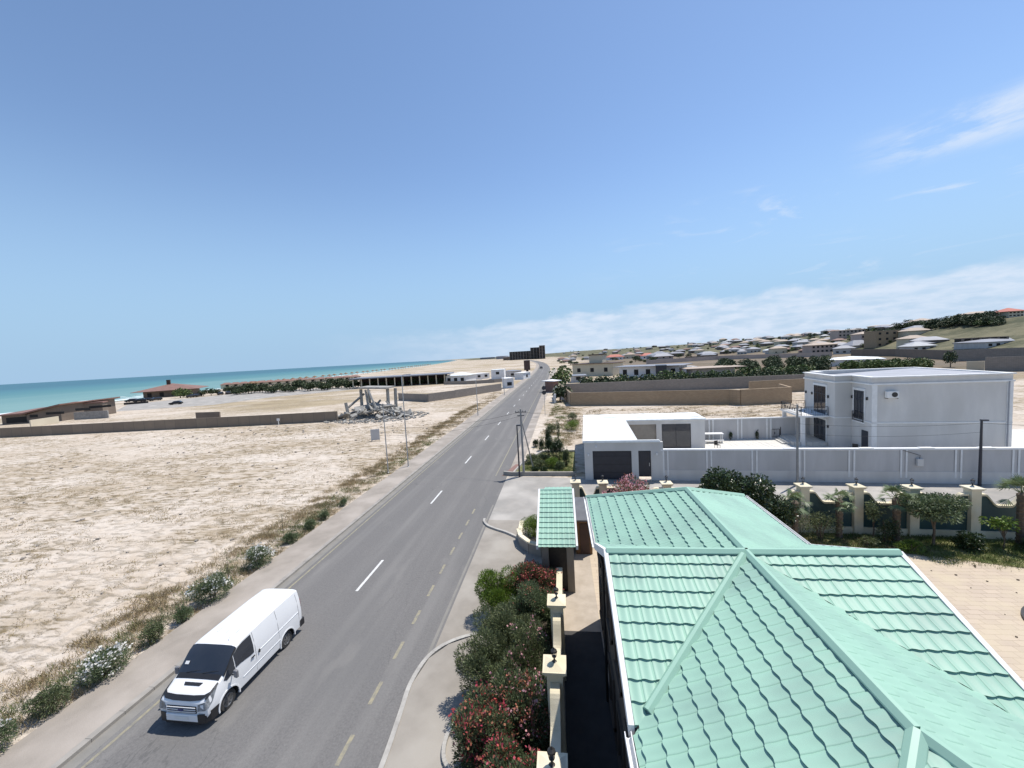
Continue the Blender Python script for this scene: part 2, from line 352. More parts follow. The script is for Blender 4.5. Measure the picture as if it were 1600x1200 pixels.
mat('iron', (.015, .015, .017), (.03, .028, .026), 9, .5)
mat('glass_dark', (.02, .025, .035), (.03, .035, .045), 1, .06, spec=.8)
mat('cream', (.68, .60, .43), (.60, .53, .37), 1.4, .85, .25, 30, c3=(.72, .65, .50), scale3=.8)
mat('panel_teal', (.015, .05, .055), (.022, .065, .065), 1.4, .55, .1)
mat('green_metal', (.345, .555, .44), (.32, .525, .415), .9, .5, c3=(.285, .45, .37), scale3=.7, spec=.3)
mat('green_cap', (.365, .58, .46), (.34, .55, .435), .9, .45, spec=.4)
mat('plaster_dark', (.30, .27, .23), (.24, .215, .185), 1.2, .9, .2)
mat('umber_wall', (.085, .062, .045), (.06, .045, .034), 1.2, .9, .2)  # brown plaster, darkened in colour for the shade on the guest house walls
mat('walkway_shade', (.055, .052, .05), (.04, .038, .036), 1.5, .9, .3, 20)  # near black tone that stands in for the guest house shadow
mat('wood_brown', (.20, .105, .04), (.13, .065, .025), 3, .6, .3, 20, stretch=(6, 6, .6))
mat('roof_felt', (.13, .135, .15), (.10, .105, .12), 2, .8)
brickmat('stone_block', (.37, .275, .18), (.31, .225, .145), (.23, .175, .12), .4, .2, .012, plane='W')
brickmat('stone_grey', (.27, .24, .215), (.22, .20, .18), (.17, .155, .14), .4, .2, .012, plane='W')
brickmat('concrete_panel', (.235, .19, .145), (.20, .16, .125), (.13, .115, .095), 2.6, 3.0, .04, plane='W', off=0)
mat('concrete', (.38, .37, .35), (.28, .27, .26), 1.5, .9, .4, 20)
mat('rubble', (.42, .41, .38), (.25, .24, .22), .8, .95, .5, 12)
mat('wall_white', (.72, .72, .72), (.62, .62, .63), .3, .85)
mat('town_wall', (.46, .45, .43), (.38, .37, .36), .3, .85)
mat('town_roof', (.42, .43, .44), (.34, .35, .36), .3, .7)
mat('wall_cream', (.58, .52, .40), (.52, .46, .35), .3, .85)
mat('wall_pink', (.47, .38, .33), (.40, .33, .29), .3, .85)
mat('wall_brown', (.19, .15, .12), (.155, .125, .10), .3, .85)
mat('roof_red', (.45, .13, .09), (.36, .10, .07), .4, .7)
mat('roof_rust', (.23, .13, .105), (.18, .105, .085), .4, .75)
mat('roof_slate', (.22, .235, .27), (.18, .19, .22), .4, .6)
mat('roof_tan', (.42, .34, .27), (.36, .29, .23), .4, .75)
mat('dark', (.012, .012, .013), (.02, .02, .02), 2, .8)
mat('umber', (.07, .035, .028), (.05, .03, .02), 2, .7)
mat('bark', (.16, .12, .085), (.09, .07, .05), 6, .95, .6, 25)
mat('oleander', (.08, .115, .05), (.145, .185, .09), 1.6, .55, island=.4, trans=.25)
mat('olive_leaf', (.09, .115, .048), (.145, .17, .08), 1.6, .6, island=.4, trans=.25)
mat('bright_leaf', (.10, .17, .02), (.17, .24, .04), 1.8, .55, island=.35, trans=.3)
mat('dark_leaf', (.028, .048, .018), (.06, .09, .035), 1.2, .32, island=.45, trans=.15)
mat('palm_leaf', (.10, .15, .06), (.16, .20, .09), 2, .5, island=.3, trans=.2)
mat('far_leaf', (.03, .05, .02), (.07, .095, .035), .35, .7, island=.35)
mat('far_leaf_light', (.07, .11, .03), (.13, .17, .05), .35, .7, island=.35)
mat('dry_grass', (.46, .36, .21), (.34, .27, .15), .8, .9, island=.35, trans=.2)
mat('green_grass', (.10, .14, .03), (.17, .20, .06), 1.2, .8, island=.35, trans=.2)
mat('flower_red', (.42, .03, .05), (.55, .12, .14), 3, .6, island=.3, trans=.3)
mat('flower_pink', (.62, .26, .30), (.70, .42, .44), 3, .6, island=.25, trans=.3)
mat('flower_white', (.80, .78, .74), (.74, .72, .66), 3, .6, island=.1, trans=.3)
mat('seed_brown', (.22, .06, .04), (.28, .11, .065), 3, .8, island=.4)
mat('van_paint', (.78, .79, .80), (.76, .77, .78), 1, .28, coat=.6)
mat('van_black', (.018, .018, .02), (.022, .022, .024), 2, .45)
mat('rubber', (.03, .029, .028), (.05, .048, .045), 4, .85)
mat('hubcap', (.22, .22, .22), (.16, .16, .16), 4, .4, metal=.5)
mat('lamp_glass', (.30, .32, .34), (.10, .11, .12), 9, .1, spec=.8)
mat('mirror_grey', (.20, .20, .21), (.17, .17, .18), 2, .5)
mat('badge_blue', (.03, .05, .16), (.03, .05, .14), 2, .3)
mat('plate_white', (.75, .75, .72), (.70, .70, .68), 2, .4)
mat('steel', (.45, .46, .47), (.38, .39, .40), 2, .4, metal=.6)
mat('pebble_white', (.72, .71, .68), (.55, .54, .52), 14, .8, .9, 20)
mat('car_red', (.25, .03, .03), (.2, .03, .03), 2, .3, coat=.4)
def seamat():
    m = bpy.data.materials.new('sea'); m.use_nodes = True; nt = m.node_tree; b = nt.nodes['Principled BSDF']
    t = _n(nt, 'ShaderNodeTexCoord'); sep = _n(nt, 'ShaderNodeSeparateXYZ'); nt.links.new(t.outputs['Object'], sep.inputs[0])
    # shallow turquoise near the beach, deeper blue offshore (depth, not light)
    r = _n(nt, 'ShaderNodeMapRange'); nt.links.new(sep.outputs[0], r.inputs[0]); r.inputs[1].default_value = -235; r.inputs[2].default_value = -1500; r.interpolation_type = 'SMOOTHSTEP'
    mp = _n(nt, 'ShaderNodeMapping'); mp.inputs['Scale'].default_value = (1, .22, 1); nt.links.new(t.outputs['Object'], mp.inputs[0])
    n = _n(nt, 'ShaderNodeTexNoise'); n.inputs['Scale'].default_value = .012; n.inputs['Detail'].default_value = 6; nt.links.new(mp.outputs[0], n.inputs[0])
    cr = _n(nt, 'ShaderNodeValToRGB'); e = cr.color_ramp.elements
    e[0].position = 0; e[0].color = (.17, .29, .275, 1); e[1].position = 1; e[1].color = (.05, .135, .175, 1)
    x1 = e.new(.18); x1.color = (.085, .205, .215, 1)
    x2 = e.new(.5); x2.color = (.065, .175, .205, 1)
    a = _n(nt, 'ShaderNodeMath', operation='MULTIPLY_ADD'); nt.links.new(n.outputs[0], a.inputs[0]); a.inputs[1].default_value = .35
    s = _n(nt, 'ShaderNodeMath', operation='ADD'); s.inputs[1].default_value = -.17; nt.links.new(r.outputs[0], s.inputs[0]); nt.links.new(s.outputs[0], a.inputs[2])
    nt.links.new(a.outputs[0], cr.inputs[0])
    nt.links.new(cr.outputs[0], b.inputs['Base Color']); b.inputs['Roughness'].default_value = .45; b.inputs['Specular IOR Level'].default_value = .12
    nb = _n(nt, 'ShaderNodeTexNoise'); nb.inputs['Scale'].default_value = .12; nb.inputs['Detail'].default_value = 6; nt.links.new(mp.outputs[0], nb.inputs[0])
    bp = _n(nt, 'ShaderNodeBump'); bp.inputs['Strength'].default_value = .8; bp.inputs['Distance'].default_value = .6
    nt.links.new(nb.outputs[0], bp.inputs['Height']); nt.links.new(bp.outputs[0], b.inputs['Normal']); MATS['sea'] = m
seamat()
mat('foam', (.85, .87, .87), (.6, .68, .68), .15, .7)

# ---------------------------------------------------------------- terrain, sea
SHORE = [(-400, -225), (60, -222), (127, -225), (150, -230), (219, -246), (282, -250), (357, -252), (554, -275), (1193, -394), (3871, -1037), (9000, -2600), (60000, -22000)]
def xs(y):
    for (a, b), (c, d) in zip(SHORE, SHORE[1:]):
        if y <= c: t = (y-a)/(c-a); return b+(d-b)*t
    return SHORE[-1][1]
AZT = [-12, -3, 2.5, 11.5, 19.6, 26.7, 32.8, 36.9, 40, 43, 46, 60, 80]
CR = [3000, 2800, 2300, 1500, 1100, 830, 640, 560, 500, 450, 410, 380, 360]
FT = [2500, 1500, 640, 560, 480, 420, 380, 330, 300, 285, 275, 260, 260]
HT = [3, 14, 20, 17, 18, 18, 18, 20, 21, 20.5, 19.5, 20, 20]
def hill(x, y):
    a = math.degrees(math.atan2(x, y)); r = math.hypot(x, y)
    if a < -12 or a > 90: return 0.0
    f = np.interp(a, AZT, FT); c = np.interp(a, AZT, CR); h = np.interp(a, AZT, HT)
    t = min(max((r-f)/(c-f), 0), 1); z = h*(t*t*(3-2*t))
    if t > 0:
        k = min(t*3, 1)*h/20
        z += k*(1.3*math.sin(x*.031+y*.017)*math.sin(y*.023) + .7*math.sin(x*.083+1)*math.sin(y*.071+x*.03))
    return max(z, 0)
ys = [-150, -60, 0, 40, 80, 120, 160] + list(range(190, 700, 14)) + list(range(700, 1400, 30)) + list(range(1400, 3200, 90)) + [3400, 3871, 4500, 5600, 7000, 9000, 14000, 25000, 60000]
xo = [-.02, .0] # shore columns handled apart
cols = list(range(-200, 100, 60)) + list(range(100, 700, 14)) + list(range(700, 1500, 40)) + [1600, 1900, 2400, 3500, 6000, 12000, 30000]
V = []; W = 0
for y in ys:
    s_ = xs(y)
    row = [(s_-60, y, -4.0), (s_-4, y, -.55), (s_+6, y, -.12), (s_+22, y, 0.0)]
    for c in cols:
        x = max(c, s_+30+(c+201)*.05) if c < 100 else c
        row.append((x, y, hill(x, y)))
    W = len(row); V += row
Fc = [(j*W+i, j*W+i+1, (j+1)*W+i+1, (j+1)*W+i) for j in range(len(ys)-1) for i in range(W-1)]
g_ = MB().add(V, Fc); g_.build('ground', 'sand', kind='structure', smooth=True)
sea = MB(); sea.add([(-80000, -3000, -.35), (-160, -3000, -.35), (-160, 2000, -.35), (-160, 90000, -.35), (-80000, 90000, -.35)], [(0, 1, 2, 3, 4)]); sea.build('sea', 'sea', kind='structure')
# breaking waves along the beach
fm = MB()
for k, (off, y0, y1, wmax) in enumerate(((7, 40, 900, 10), (20, 60, 420, 8), (38, 60, 260, 6))):
    y = y0
    while y < y1:
        ln = random.uniform(18, 60); n = 8; pts = []
        if random.random() < (.95, .6, .5)[k]:
            lo = []; hi_ = []
            for i in range(n+1):
                yy = y+ln*i/n; ww = wmax*math.sin(math.pi*i/n)**.6*random.uniform(.4, 1)+.15; x0 = xs(yy)-off+random.uniform(-.6, .6)
                lo.append((x0+ww*.4, yy, -.30)); hi_.append((x0-ww*.6, yy, -.30))
            for i in range(n): fm.add([lo[i], lo[i+1], hi_[i+1], hi_[i]], [(0, 1, 2, 3)])
        y += ln+random.uniform(1, 10)
fm.build('surf', 'foam', kind='structure')

# ---------------------------------------------------------------- road
def cx(y): return 0 if y < 185 else -1.15e-4*(y-185)**2
def strip(name, m, x0, x1, z, y0=-30, y1=1000, zt=None):
    b = MB(); Y = [y0]; y = y0
    while y < y1: y = min(y + (20 if y < 180 else 15), y1); Y.append(y)
    for a, c in zip(Y, Y[1:]):
        xa = (x0+cx(a), x1+cx(a)); xc = (x0+cx(c), x1+cx(c))
        if zt is None: b.add([(xa[0], a, z), (xa[1], a, z), (xc[1], c, z), (xc[0], c, z)], [(0, 1, 2, 3)])
        else: b.prism([(xa[0], a), (xa[1], a), (xc[1], c), (xc[0], c)], z, zt)
    return b.build(name, m, kind='structure')
strip('road', 'asphalt', -15.5, -5.7, .012)
strip('gutter', 'gutter', -15.95, -15.5, .010)
strip('sidewalk', 'sidewalk', -18.45, -16.2, -.05, zt=.115)
kb = MB(); y = -10
while y < 330:
    l = 1.0 if y < 120 else 6.0
    kb.prism([(-16.2+cx(y), y), (-15.95+cx(y), y), (-15.95+cx(y+l), y+l-.012), (-16.2+cx(y+l), y+l-.012)], -.05, .135+random.uniform(-.004, .004)); y += l
kb.build('kerb', 'kerb', kind='structure')
lw = MB()
for k in range(-1, 60):
    y0 = 18.45+12*k-.1
    lw.add([(-11.32+cx(y0), y0, .017), (-11.17+cx(y0), y0, .017), (-11.17+cx(y0+3.1), y0+3.1, .017), (-11.32+cx(y0+3.1), y0+3.1, .017)], [(0, 1, 2, 3)])
lw.build('centre_line_markings', 'line_white', kind='structure')
ly = MB()
for k in range(-6, 10):
    y0 = 9.9+2.04*k; ly.add([(-7.28, y0, .017), (-7.14, y0, .017), (-7.14, y0+.95, .017), (-7.28, y0+.95, .017)], [(0, 1, 2, 3)])
for x, a, b_ in ((-15.3, -30, 330), (-6.95, 37.5, 330)):
    y = a
    while y < b_: ly.add([(x+cx(y), y, .0172), (x+.11+cx(y), y, .0172), (x+.11+cx(y+15), y+15, .0172), (x+cx(y+15), y+15, .0172)], [(0, 1, 2, 3)]); y += 15
ly.build('edge_line_markings', 'line_yellow', kind='structure')
def sheet(name, pts, z, m): return MB().add([(p[0], p[1], z) for p in pts], [tuple(range(len(pts)))]).build(name, m, kind='structure')
sheet('parking_apron', [(-5.72, 12.9), (-5.0, 10), (-.6, 10), (-.6, 27), (-5.95, 27.2), (-5.85, 20), (-5.7, 14)], .008, 'apron')
sheet('apron_joint', [(-5.93, 14.2), (-5.80, 14.2), (-5.80, 30), (-5.93, 30)], .0165, 'gutter')
sheet('side_street', [(-5.9, 26.9), (60, 24.5), (60, 31.6), (1.8, 36.4), (-5.4, 37.35), (-5.9, 36)], .006, 'side_street')
sheet('roadside_shoulder', [(-5.7, 37.4), (-4.6, 37.4), (-2.2, 330), (-5.7, 330)], .005, 'sidewalk')
sheet('walkway', [(-.35, -12), (1.25, -12), (1.25, 22.4), (1.9, 26.2), (-.35, 26.2)], .02, 'walk')
sheet('courtyard', [(1.25, -12), (40, -12), (26.5, 22.2), (25.8, 24.3), (2, 26.2), (1.25, 22)], .012, 'paving')
sheet('walkway_shade', [(-.33, -12), (1.24, -12), (1.24, 15.9), (-.33, 15.9)], .026, 'walkway_shade')  # sheet that paints the house shadow over the near part of the walkway
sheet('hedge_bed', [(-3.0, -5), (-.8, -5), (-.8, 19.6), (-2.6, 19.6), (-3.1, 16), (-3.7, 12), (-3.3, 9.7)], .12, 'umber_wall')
# kerbs of the parking bay, one curved run each
def curb(pts, name, m='kerb_white', w_=.16, h=.13, n=6):
    b = MB(); P = []
    for i in range(len(pts)-1):
        p0 = Vector(pts[max(i-1, 0)]); p1 = Vector(pts[i]); p2 = Vector(pts[i+1]); p3 = Vector(pts[min(i+2, len(pts)-1)])
        for k in range(n):
            t = k/n; P.append(.5*((2*p1)+(p2-p0)*t+(2*p0-5*p1+4*p2-p3)*t*t+(3*p1-p0-3*p2+p3)*t**3))
    P.append(Vector(pts[-1]))
    for i, (a, c) in enumerate(zip(P, P[1:])): b.seg(a, c, w_, -.02, h)
    return b.build(name, m, kind='structure')
curb([(-5.75, 6), (-5.75, 9.5), (-5.9, 11.5), (-6.02, 12.8), (-5.8, 14.05), (-5.2, 14.85), (-4.2, 15.4), (-3.0, 15.6)], 'bay_kerb')
sheet('bay_pavement', [(-5.7, -10), (-5.7, 9.5), (-5.85, 11.5), (-5.95, 12.8), (-5.73, 14.0), (-5.15, 14.78), (-4.2, 15.32), (-3, 15.5), (-.6, 15.5), (-.6, -10)], .10, 'apron')
curb([(-3.0, 12.6), (-3.7, 11.9), (-4.05, 11.0), (-3.95, 10.2), (-3.4, 9.7)], 'planter_kerb', w_=.12, h=.2)
curb([(-6.02, 27.2), (-5.95, 26.7), (-5.55, 26.05), (-4.9, 25.55), (-4.1, 25.05), (-3.2, 24.3)], 'corner_kerb')

# ---------------------------------------------------------------- green roofed guest house
def tiles(name, O, U, Vd, poly, parent, pitch=.262, course=.35):
    """metal tile sheet: O ridge point, U along the eave, Vd down the slope, poly in (u, v)"""
    O = Vector(O); U = Vector(U).normalized(); Vd = Vector(Vd).normalized(); Nn = U.cross(Vd)
    if Nn.z < 0: Nn = -Nn
    us = [p[0] for p in poly]; vs_ = [p[1] for p in poly]
    k0 = math.floor(min(us)/pitch); k1 = math.ceil(max(us)/pitch); c0 = math.floor(min(vs_)/course); c1 = math.ceil(max(vs_)/course)
    T_ = (0, .1, .2, .3, .4, .45, .48, .52, .55, .6, .7, .8, .9); uu = [k*pitch+pitch*j for k in range(k0, k1) for j in T_]+[k1*pitch]
    def wav(u): t = (u/pitch) % 1; return .010*math.sin(2*math.pi*t)-.016*math.exp(-((t-.5)/.05)**2)
    def scal(u): return .016*math.sin(2*math.pi*u/pitch)
    rows = []
    for c in range(c0, c1): rows += [(c*course-.022, 0.0), (c*course+.01, 0.001), (c*course+course*.55, .010), ((c+1)*course, .036)]
    rows.append((c1*course, 0))
    vs2 = []
    for v, h in rows:
        for u in uu: vs2.append(O+U*u+Vd*(v+scal(u))+Nn*(wav(u)+h))
    n = len(uu); fs = [(j*n+i, j*n+i+1, (j+1)*n+i+1, (j+1)*n+i) for j in range(len(rows)-1) for i in range(n-1)]
    bm = bmesh.new(); bv = [bm.verts.new(p) for p in vs2]
    for f in fs: bm.faces.new([bv[i] for i in f])
    cu = sum(us)/len(us); cv = sum(vs_)/len(vs_); m = len(poly)
    for i in range(m):
        a = poly[i]; b = poly[(i+1) % m]; d = (b[0]-a[0], b[1]-a[1]); nn = (d[1], -d[0])
        if nn[0]*(cu-a[0])+nn[1]*(cv-a[1]) > 0: nn = (-nn[0], -nn[1])
        bmesh.ops.bisect_plane(bm, geom=bm.verts[:]+bm.edges[:]+bm.faces[:], plane_co=O+U*a[0]+Vd*a[1], plane_no=(U*nn[0]+Vd*nn[1]), clear_outer=True)
    bmesh.ops.recalc_face_normals(bm, faces=bm.faces)
    me = bpy.data.meshes.new(name); bm.to_mesh(me); bm.free(); me.materials.append(MATS['green_metal'])
    if me.polygons and sum(p.normal.z for p in me.polygons) < 0: me.flip_normals()
    me.polygons.foreach_set('use_smooth', [True]*len(me.polygons)); me.set_sharp_from_angle(angle=R(40))
    return link(name, me, parent)
def cap(b, p, q, wd=.15, lift=.066):
    """folded ridge cap between p and q"""
    p = Vector(p); q = Vector(q); d = (q-p).normalized(); s = d.cross(Vector((0, 0, 1))).normalized(); u = s.cross(d)
    prof = [(-wd, lift-.075), (-wd*.92, lift-.055), (-wd*.3, lift+.02), (wd*.3, lift+.02), (wd*.92, lift-.055), (wd, lift-.075), (0, lift-.03)]
    n = len(prof); vs = [e+s*a+u*c for e in (p, q) for a, c in prof]
    b.add(vs, [(i, (i+1) % n, (i+1) % n+n, i+n) for i in range(n)]+[tuple(range(n-1, -1, -1)), tuple(range(n, 2*n))])
gh = thing('green_roofed_house', 'long guest house with pale green metal tile roof, crossing ridges and white gutters', 'house', (4.25, 9.5, 0))
SL = .455; RZ = 7.0; HW = 3.3; ct = 1/math.hypot(1, SL); ss = math.hypot(1, SL)    # slope length per metre in plan
YB, YF = 4.3, -4.45   # ridge ends relative to the crossing
def slope_dir(x, y): return (x, y, -SL)
Lr = HW*ss
# long wing
tiles('roof', (0, 0, RZ), (0, 1, 0), slope_dir(-1, 0), [(0, 0), (YB, 0), (YB+HW, Lr), (HW, Lr)], gh)
tiles('roof', (0, 0, RZ), (0, 1, 0), slope_dir(-1, 0), [(0, 0), (YF, 0), (YF-HW, Lr), (-HW, Lr)], gh)
tiles('roof', (0, 0, RZ), (0, 1, 0), slope_dir(1, 0), [(0, 0), (YB, 0), (YB+HW, Lr), (HW, Lr)], gh)
tiles('roof', (0, 0, RZ), (0, 1, 0), slope_dir(1, 0), [(0, 0), (YF, 0), (YF-HW, Lr), (-HW, Lr)], gh)
tiles('roof', (0, YB, RZ), (1, 0, 0), slope_dir(0, 1), [(0, 0), (HW, Lr), (-HW, Lr)], gh)
tiles('roof', (0, YF, RZ), (1, 0, 0), slope_dir(0, -1), [(0, 0), (HW, Lr), (-HW, Lr)], gh)
# cross wing with a gable at both ends
for sx in (-1, 1):
    XE = 3.25*sx
    tiles('roof', (0, 0, RZ), (1, 0, 0), slope_dir(0, -1), [(0, 0), (XE, 0), (XE, 3.2*ss), (XE*.97, 3.15*ss)], gh)
    tiles('roof', (0, 0, RZ), (1, 0, 0), slope_dir(0, 1), [(0, 0), (XE, 0), (XE, 3.2*ss), (XE*.97, 3.15*ss)], gh)
for p, q in (((0, YF, RZ), (0, YB, RZ)), ((-3.3, 0, RZ), (3.3, 0, RZ)), ((0, YB, RZ), (-HW, YB+HW, RZ-HW*SL)), ((0, YB, RZ), (HW, YB+HW, RZ-HW*SL)),
             ((0, YF, RZ), (-HW, YF-HW, RZ-HW*SL)), ((0, YF, RZ), (HW, YF-HW, RZ-HW*SL)), ((-.12, -.12, RZ-.02), (-3.0, -3.0, RZ-3.0*SL+.02))):
    b = MB(); cap(b, p, q, .105 if abs(p[0]-q[0]) < .01 or abs(p[1]-q[1]) < .01 else .11); b.build('ridge_cap', 'green_cap', gh)
ez = RZ-HW*SL
b = MB()   # body: L shaped walls under the eaves
b.box(-2.95, YF-HW+.35, 0, 2.95, -2.65, ez-.08); b.box(-2.95, 2.65, 0, 2.95, YB+HW-.35, ez-.08)
b.box(-3.08, -2.65, 0, 3.08, 2.65, ez-.08)
for sx in (-1, 1):
    x0, x1 = sorted((sx*2.9, sx*3.08)); b.add([(x0, -2.65, ez-.08), (x1, -2.65, ez-.08), (x0, 2.65, ez-.08), (x1, 2.65, ez-.08), (x0, 0, RZ-.12), (x1, 0, RZ-.12)],
        [(0, 1, 5, 4), (2, 4, 5, 3), (0, 4, 2), (1, 3, 5), (0, 2, 3, 1)])
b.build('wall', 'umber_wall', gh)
for sx in (-1, 1):
    for sy in (-1, 1):
        b = MB(); p = Vector((sx*3.31, 0, RZ-.035)); q = Vector((sx*3.31, sy*3.2, RZ-.035-3.2*SL))
        b.add([p+Vector((-.05, 0, .08)), p+Vector((.05, 0, .08)), q+Vector((.05, 0, .08)), q+Vector((-.05, 0, .08)), p+Vector((-.05, 0, -.14)), p+Vector((.05, 0, -.14)), q+Vector((.05, 0, -.14)), q+Vector((-.05, 0, -.14))],
              [(0, 1, 2, 3), (7, 6, 5, 4), (0, 4, 5, 1), (1, 5, 6, 2), (2, 6, 7, 3), (3, 7, 4, 0)])
        b.build('bargeboard', 'trim_white', gh)
for sx in (-1, 1):
    for y0, y1 in ((YF-HW, -3.25), (3.25, YB+HW)):
        b = MB(); x = sx*(HW+.02); prof = [(-.0, .03), (-.0, -.09), (.06, -.12), (.12, -.09), (.12, .02), (.105, .02), (.105, -.08), (.06, -.10), (.015, -.08), (.015, .03)]
        n = len(prof); vs = [(x+sx*a, yy, ez+c) for yy in (y0, y1) for a, c in prof]
        b.add(vs, [(i, (i+1) % n, (i+1) % n+n, i+n) for i in range(n)]+[tuple(range(n-1, -1, -1)), tuple(range(n, 2*n))]); b.build('gutter', 'trim_white', gh)
b = MB(); b.box(-HW, YB+HW, ez-.1, HW, YB+HW+.1, ez+.02); b.build('gutter', 'trim_white', gh)
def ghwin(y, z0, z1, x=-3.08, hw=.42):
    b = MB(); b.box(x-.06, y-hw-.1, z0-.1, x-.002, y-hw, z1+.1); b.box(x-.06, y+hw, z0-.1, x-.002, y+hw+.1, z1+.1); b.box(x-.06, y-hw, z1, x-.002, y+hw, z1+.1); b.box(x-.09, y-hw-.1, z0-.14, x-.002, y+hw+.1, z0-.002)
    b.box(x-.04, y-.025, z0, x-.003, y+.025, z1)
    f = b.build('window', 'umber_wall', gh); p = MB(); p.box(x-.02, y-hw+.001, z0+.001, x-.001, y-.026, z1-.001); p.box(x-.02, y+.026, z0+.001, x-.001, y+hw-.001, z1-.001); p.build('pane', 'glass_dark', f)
for y in (-1.7, 0, 1.7):
    ghwin(y, 1.0, 2.4); ghwin(y, 3.7, 5.0)
for y in (-5.5, -3.9, 4.2, 5.9): ghwin(y, 1.0, 2.4, -2.95); ghwin(y, 3.6, 4.9, -2.95)
for y in (-3.0, 3.0):
    b = MB(); b.tube([(-3.2, y, ez-.2), (-3.14, y, ez-.5), (-3.14, y, .1)], .045); b.build('downpipe', 'iron', gh)

# ---------------------------------------------------------------- fences with scooped coping
def lantern(parent, x, y, z):
    q = .66; b = MB(); b.lathe([(r_*q, h_*q) for r_, h_ in [(0.001, 0), (.11, 0), (.11, .03), (.05, .06), (.035, .18), (.06, .22), (.1, .25), (.1, .27), (.001, .27)]], (x, y, z), 10)
    b.lathe([(r_*q, h_*q) for r_, h_ in [(.001, .50), (.15, .48), (.13, .54), (.05, .60), (.02, .66), (.001, .70)]], (x, y, z), 10)
    for k in range(6):
        a = k*math.pi/3; b.tube([(x+.06*math.cos(a), y+.06*math.sin(a), z+.17), (x+.083*math.cos(a), y+.083*math.sin(a), z+.33)], .007, 4)
    b.build('lantern', 'iron', parent)
def pillar(parent, x, y, s=.5, h=2.85, lamp=True):
    b = MB(); b.box(x-s/2, y-s/2, 0, x+s/2, y+s/2, h); o = b.build('pillar', 'cream', parent, bevel=.012)
    b = MB(); t = s/2+.06; b.box(x-t, y-t, h+.001, x+t, y+t, h+.07); b.box(x-t-.05, y-t-.05, h+.071, x+t+.05, y+t+.05, h+.14)
    b.add([(x-t, y-t, h+.141), (x+t, y-t, h+.141), (x+t, y+t, h+.141), (x-t, y+t, h+.141), (x, y, h+.24)], [(0, 1, 4), (1, 2, 4), (2, 3, 4), (3, 0, 4)])
    b.build('pillar_cap', 'cream', o)
    if lamp: lantern(o, x, y, h+.2)
def bay(parent, p, q, s=.5, zc=2.6, zs=1.95, m='panel_teal'):
    p = Vector(p); q = Vector(q); d = (q-p).normalized(); nrm = Vector((-d.y, d.x)); a = p+d*s/2; c = q-d*s/2; Ln = (c-a).length
    def top(t):
        q = min(1, max(0, (.5-abs(t-.5)-.13)/.25)); return zc-(zc-zs)*(q*q*(3-2*q))**.8
    n = 34
    b = MB(); b.seg(a, c, .30, 0, .42); b.build('plinth', 'cream', parent)
    b = MB(); vs = []
    for i in range(n+1):
        t = i/n; e = a+(c-a)*t; z = top(t)-.1
        for o_, zz in ((-.05, .421), (.05, .421), (.05, z), (-.05, z)): vs.append((e.x+nrm.x*o_, e.y+nrm.y*o_, zz))
    fs = [(i*4+k, i*4+(k+1) % 4, i*4+4+(k+1) % 4, i*4+4+k) for i in range(n) for k in range(4)]+[(3, 2, 1, 0), tuple(4*n+k for k in range(4))]
    b.add(vs, fs); b.build('panel', m, parent)
    b = MB(); vs = []
    for i in range(n+1):
        t = i/n; e = a+(c-a)*t; z = top(t)
        for o_, zz in ((-.14, z-.099), (.14, z-.099), (.14, z+.02), (-.14, z+.02)): vs.append((e.x+nrm.x*o_, e.y+nrm.y*o_, zz))
    b.add(vs, fs); b.build('coping', 'cream', parent, bevel=.01)
bf = thing('scooped_fence', 'cream fence with dark green panels and scooped coping behind the courtyard', 'fence')
BP = [(.75, 26.75), (2.6, 26.55), (6.75, 26.2), (9.4, 25.95), (12.0, 25.7), (14.75, 25.45), (17.6, 25.2), (20.4, 24.93), (23.35, 24.7), (26.2, 24.45), (29.1, 24.2)]
for p in BP: pillar(bf, *p, lamp=True)
for p, q in zip(BP, BP[1:]): bay(bf, p, q)
rf = thing('roadside_fence', 'cream fence with lantern topped pillars beside the oleander hedge', 'fence')
RP = [(-.52, 1.9), (-.56, 4.9), (-.56, 7.75), (-.54, 10.6), (-.50, 13.55)]
for p in RP: pillar(rf, *p, s=.46)
for p, q in zip(RP, RP[1:]+[(-.45, 18.5)]): bay(rf, p, q, s=.46, m='cream', zc=2.6 if q[1] < 18 else 1.5, zs=1.95 if q[1] < 18 else 1.45)

# gate roof and guard booth
gr = thing('tiled_gate', 'street gate under a small green tiled gable roof', 'gate', (-.52, 21.9, 0))
tiles('roof', (0, 0, 4.13), (1, 0, 0), (0, -1, -.42), [(-.92, 0), (.92, 0), (.92, 4.0), (-.92, 4.0)], gr)
tiles('roof', (0, 0, 4.13), (1, 0, 0), (0, 1, -.30), [(-.72, 0), (.92, 0), (.92, 2.6), (-.72, 2.6)], gr)
b = MB(); cap(b, (-.92, 0, 4.13), (.92, 0, 4.13), .1, .03); b.build('ridge_cap', 'green_cap', gr)
for x in (-.97, .97):
    b = MB(); zz = 4.13-4.0*.42/math.hypot(1, .42); yy = -4.0/math.hypot(1, .42)
    b.add([(x-.05, 0, 4.2), (x+.05, 0, 4.2), (x+.05, yy, zz+.07), (x-.05, yy, zz+.07), (x-.05, 0, 4.0), (x+.05, 0, 4.0), (x+.05, yy, zz-.13), (x-.05, yy, zz-.13)],
          [(0, 1, 2, 3), (7, 6, 5, 4), (0, 4, 5, 1), (1, 5, 6, 2), (2, 6, 7, 3), (3, 7, 4, 0)]); b.build('bargeboard', 'trim_white', gr)
b = MB()
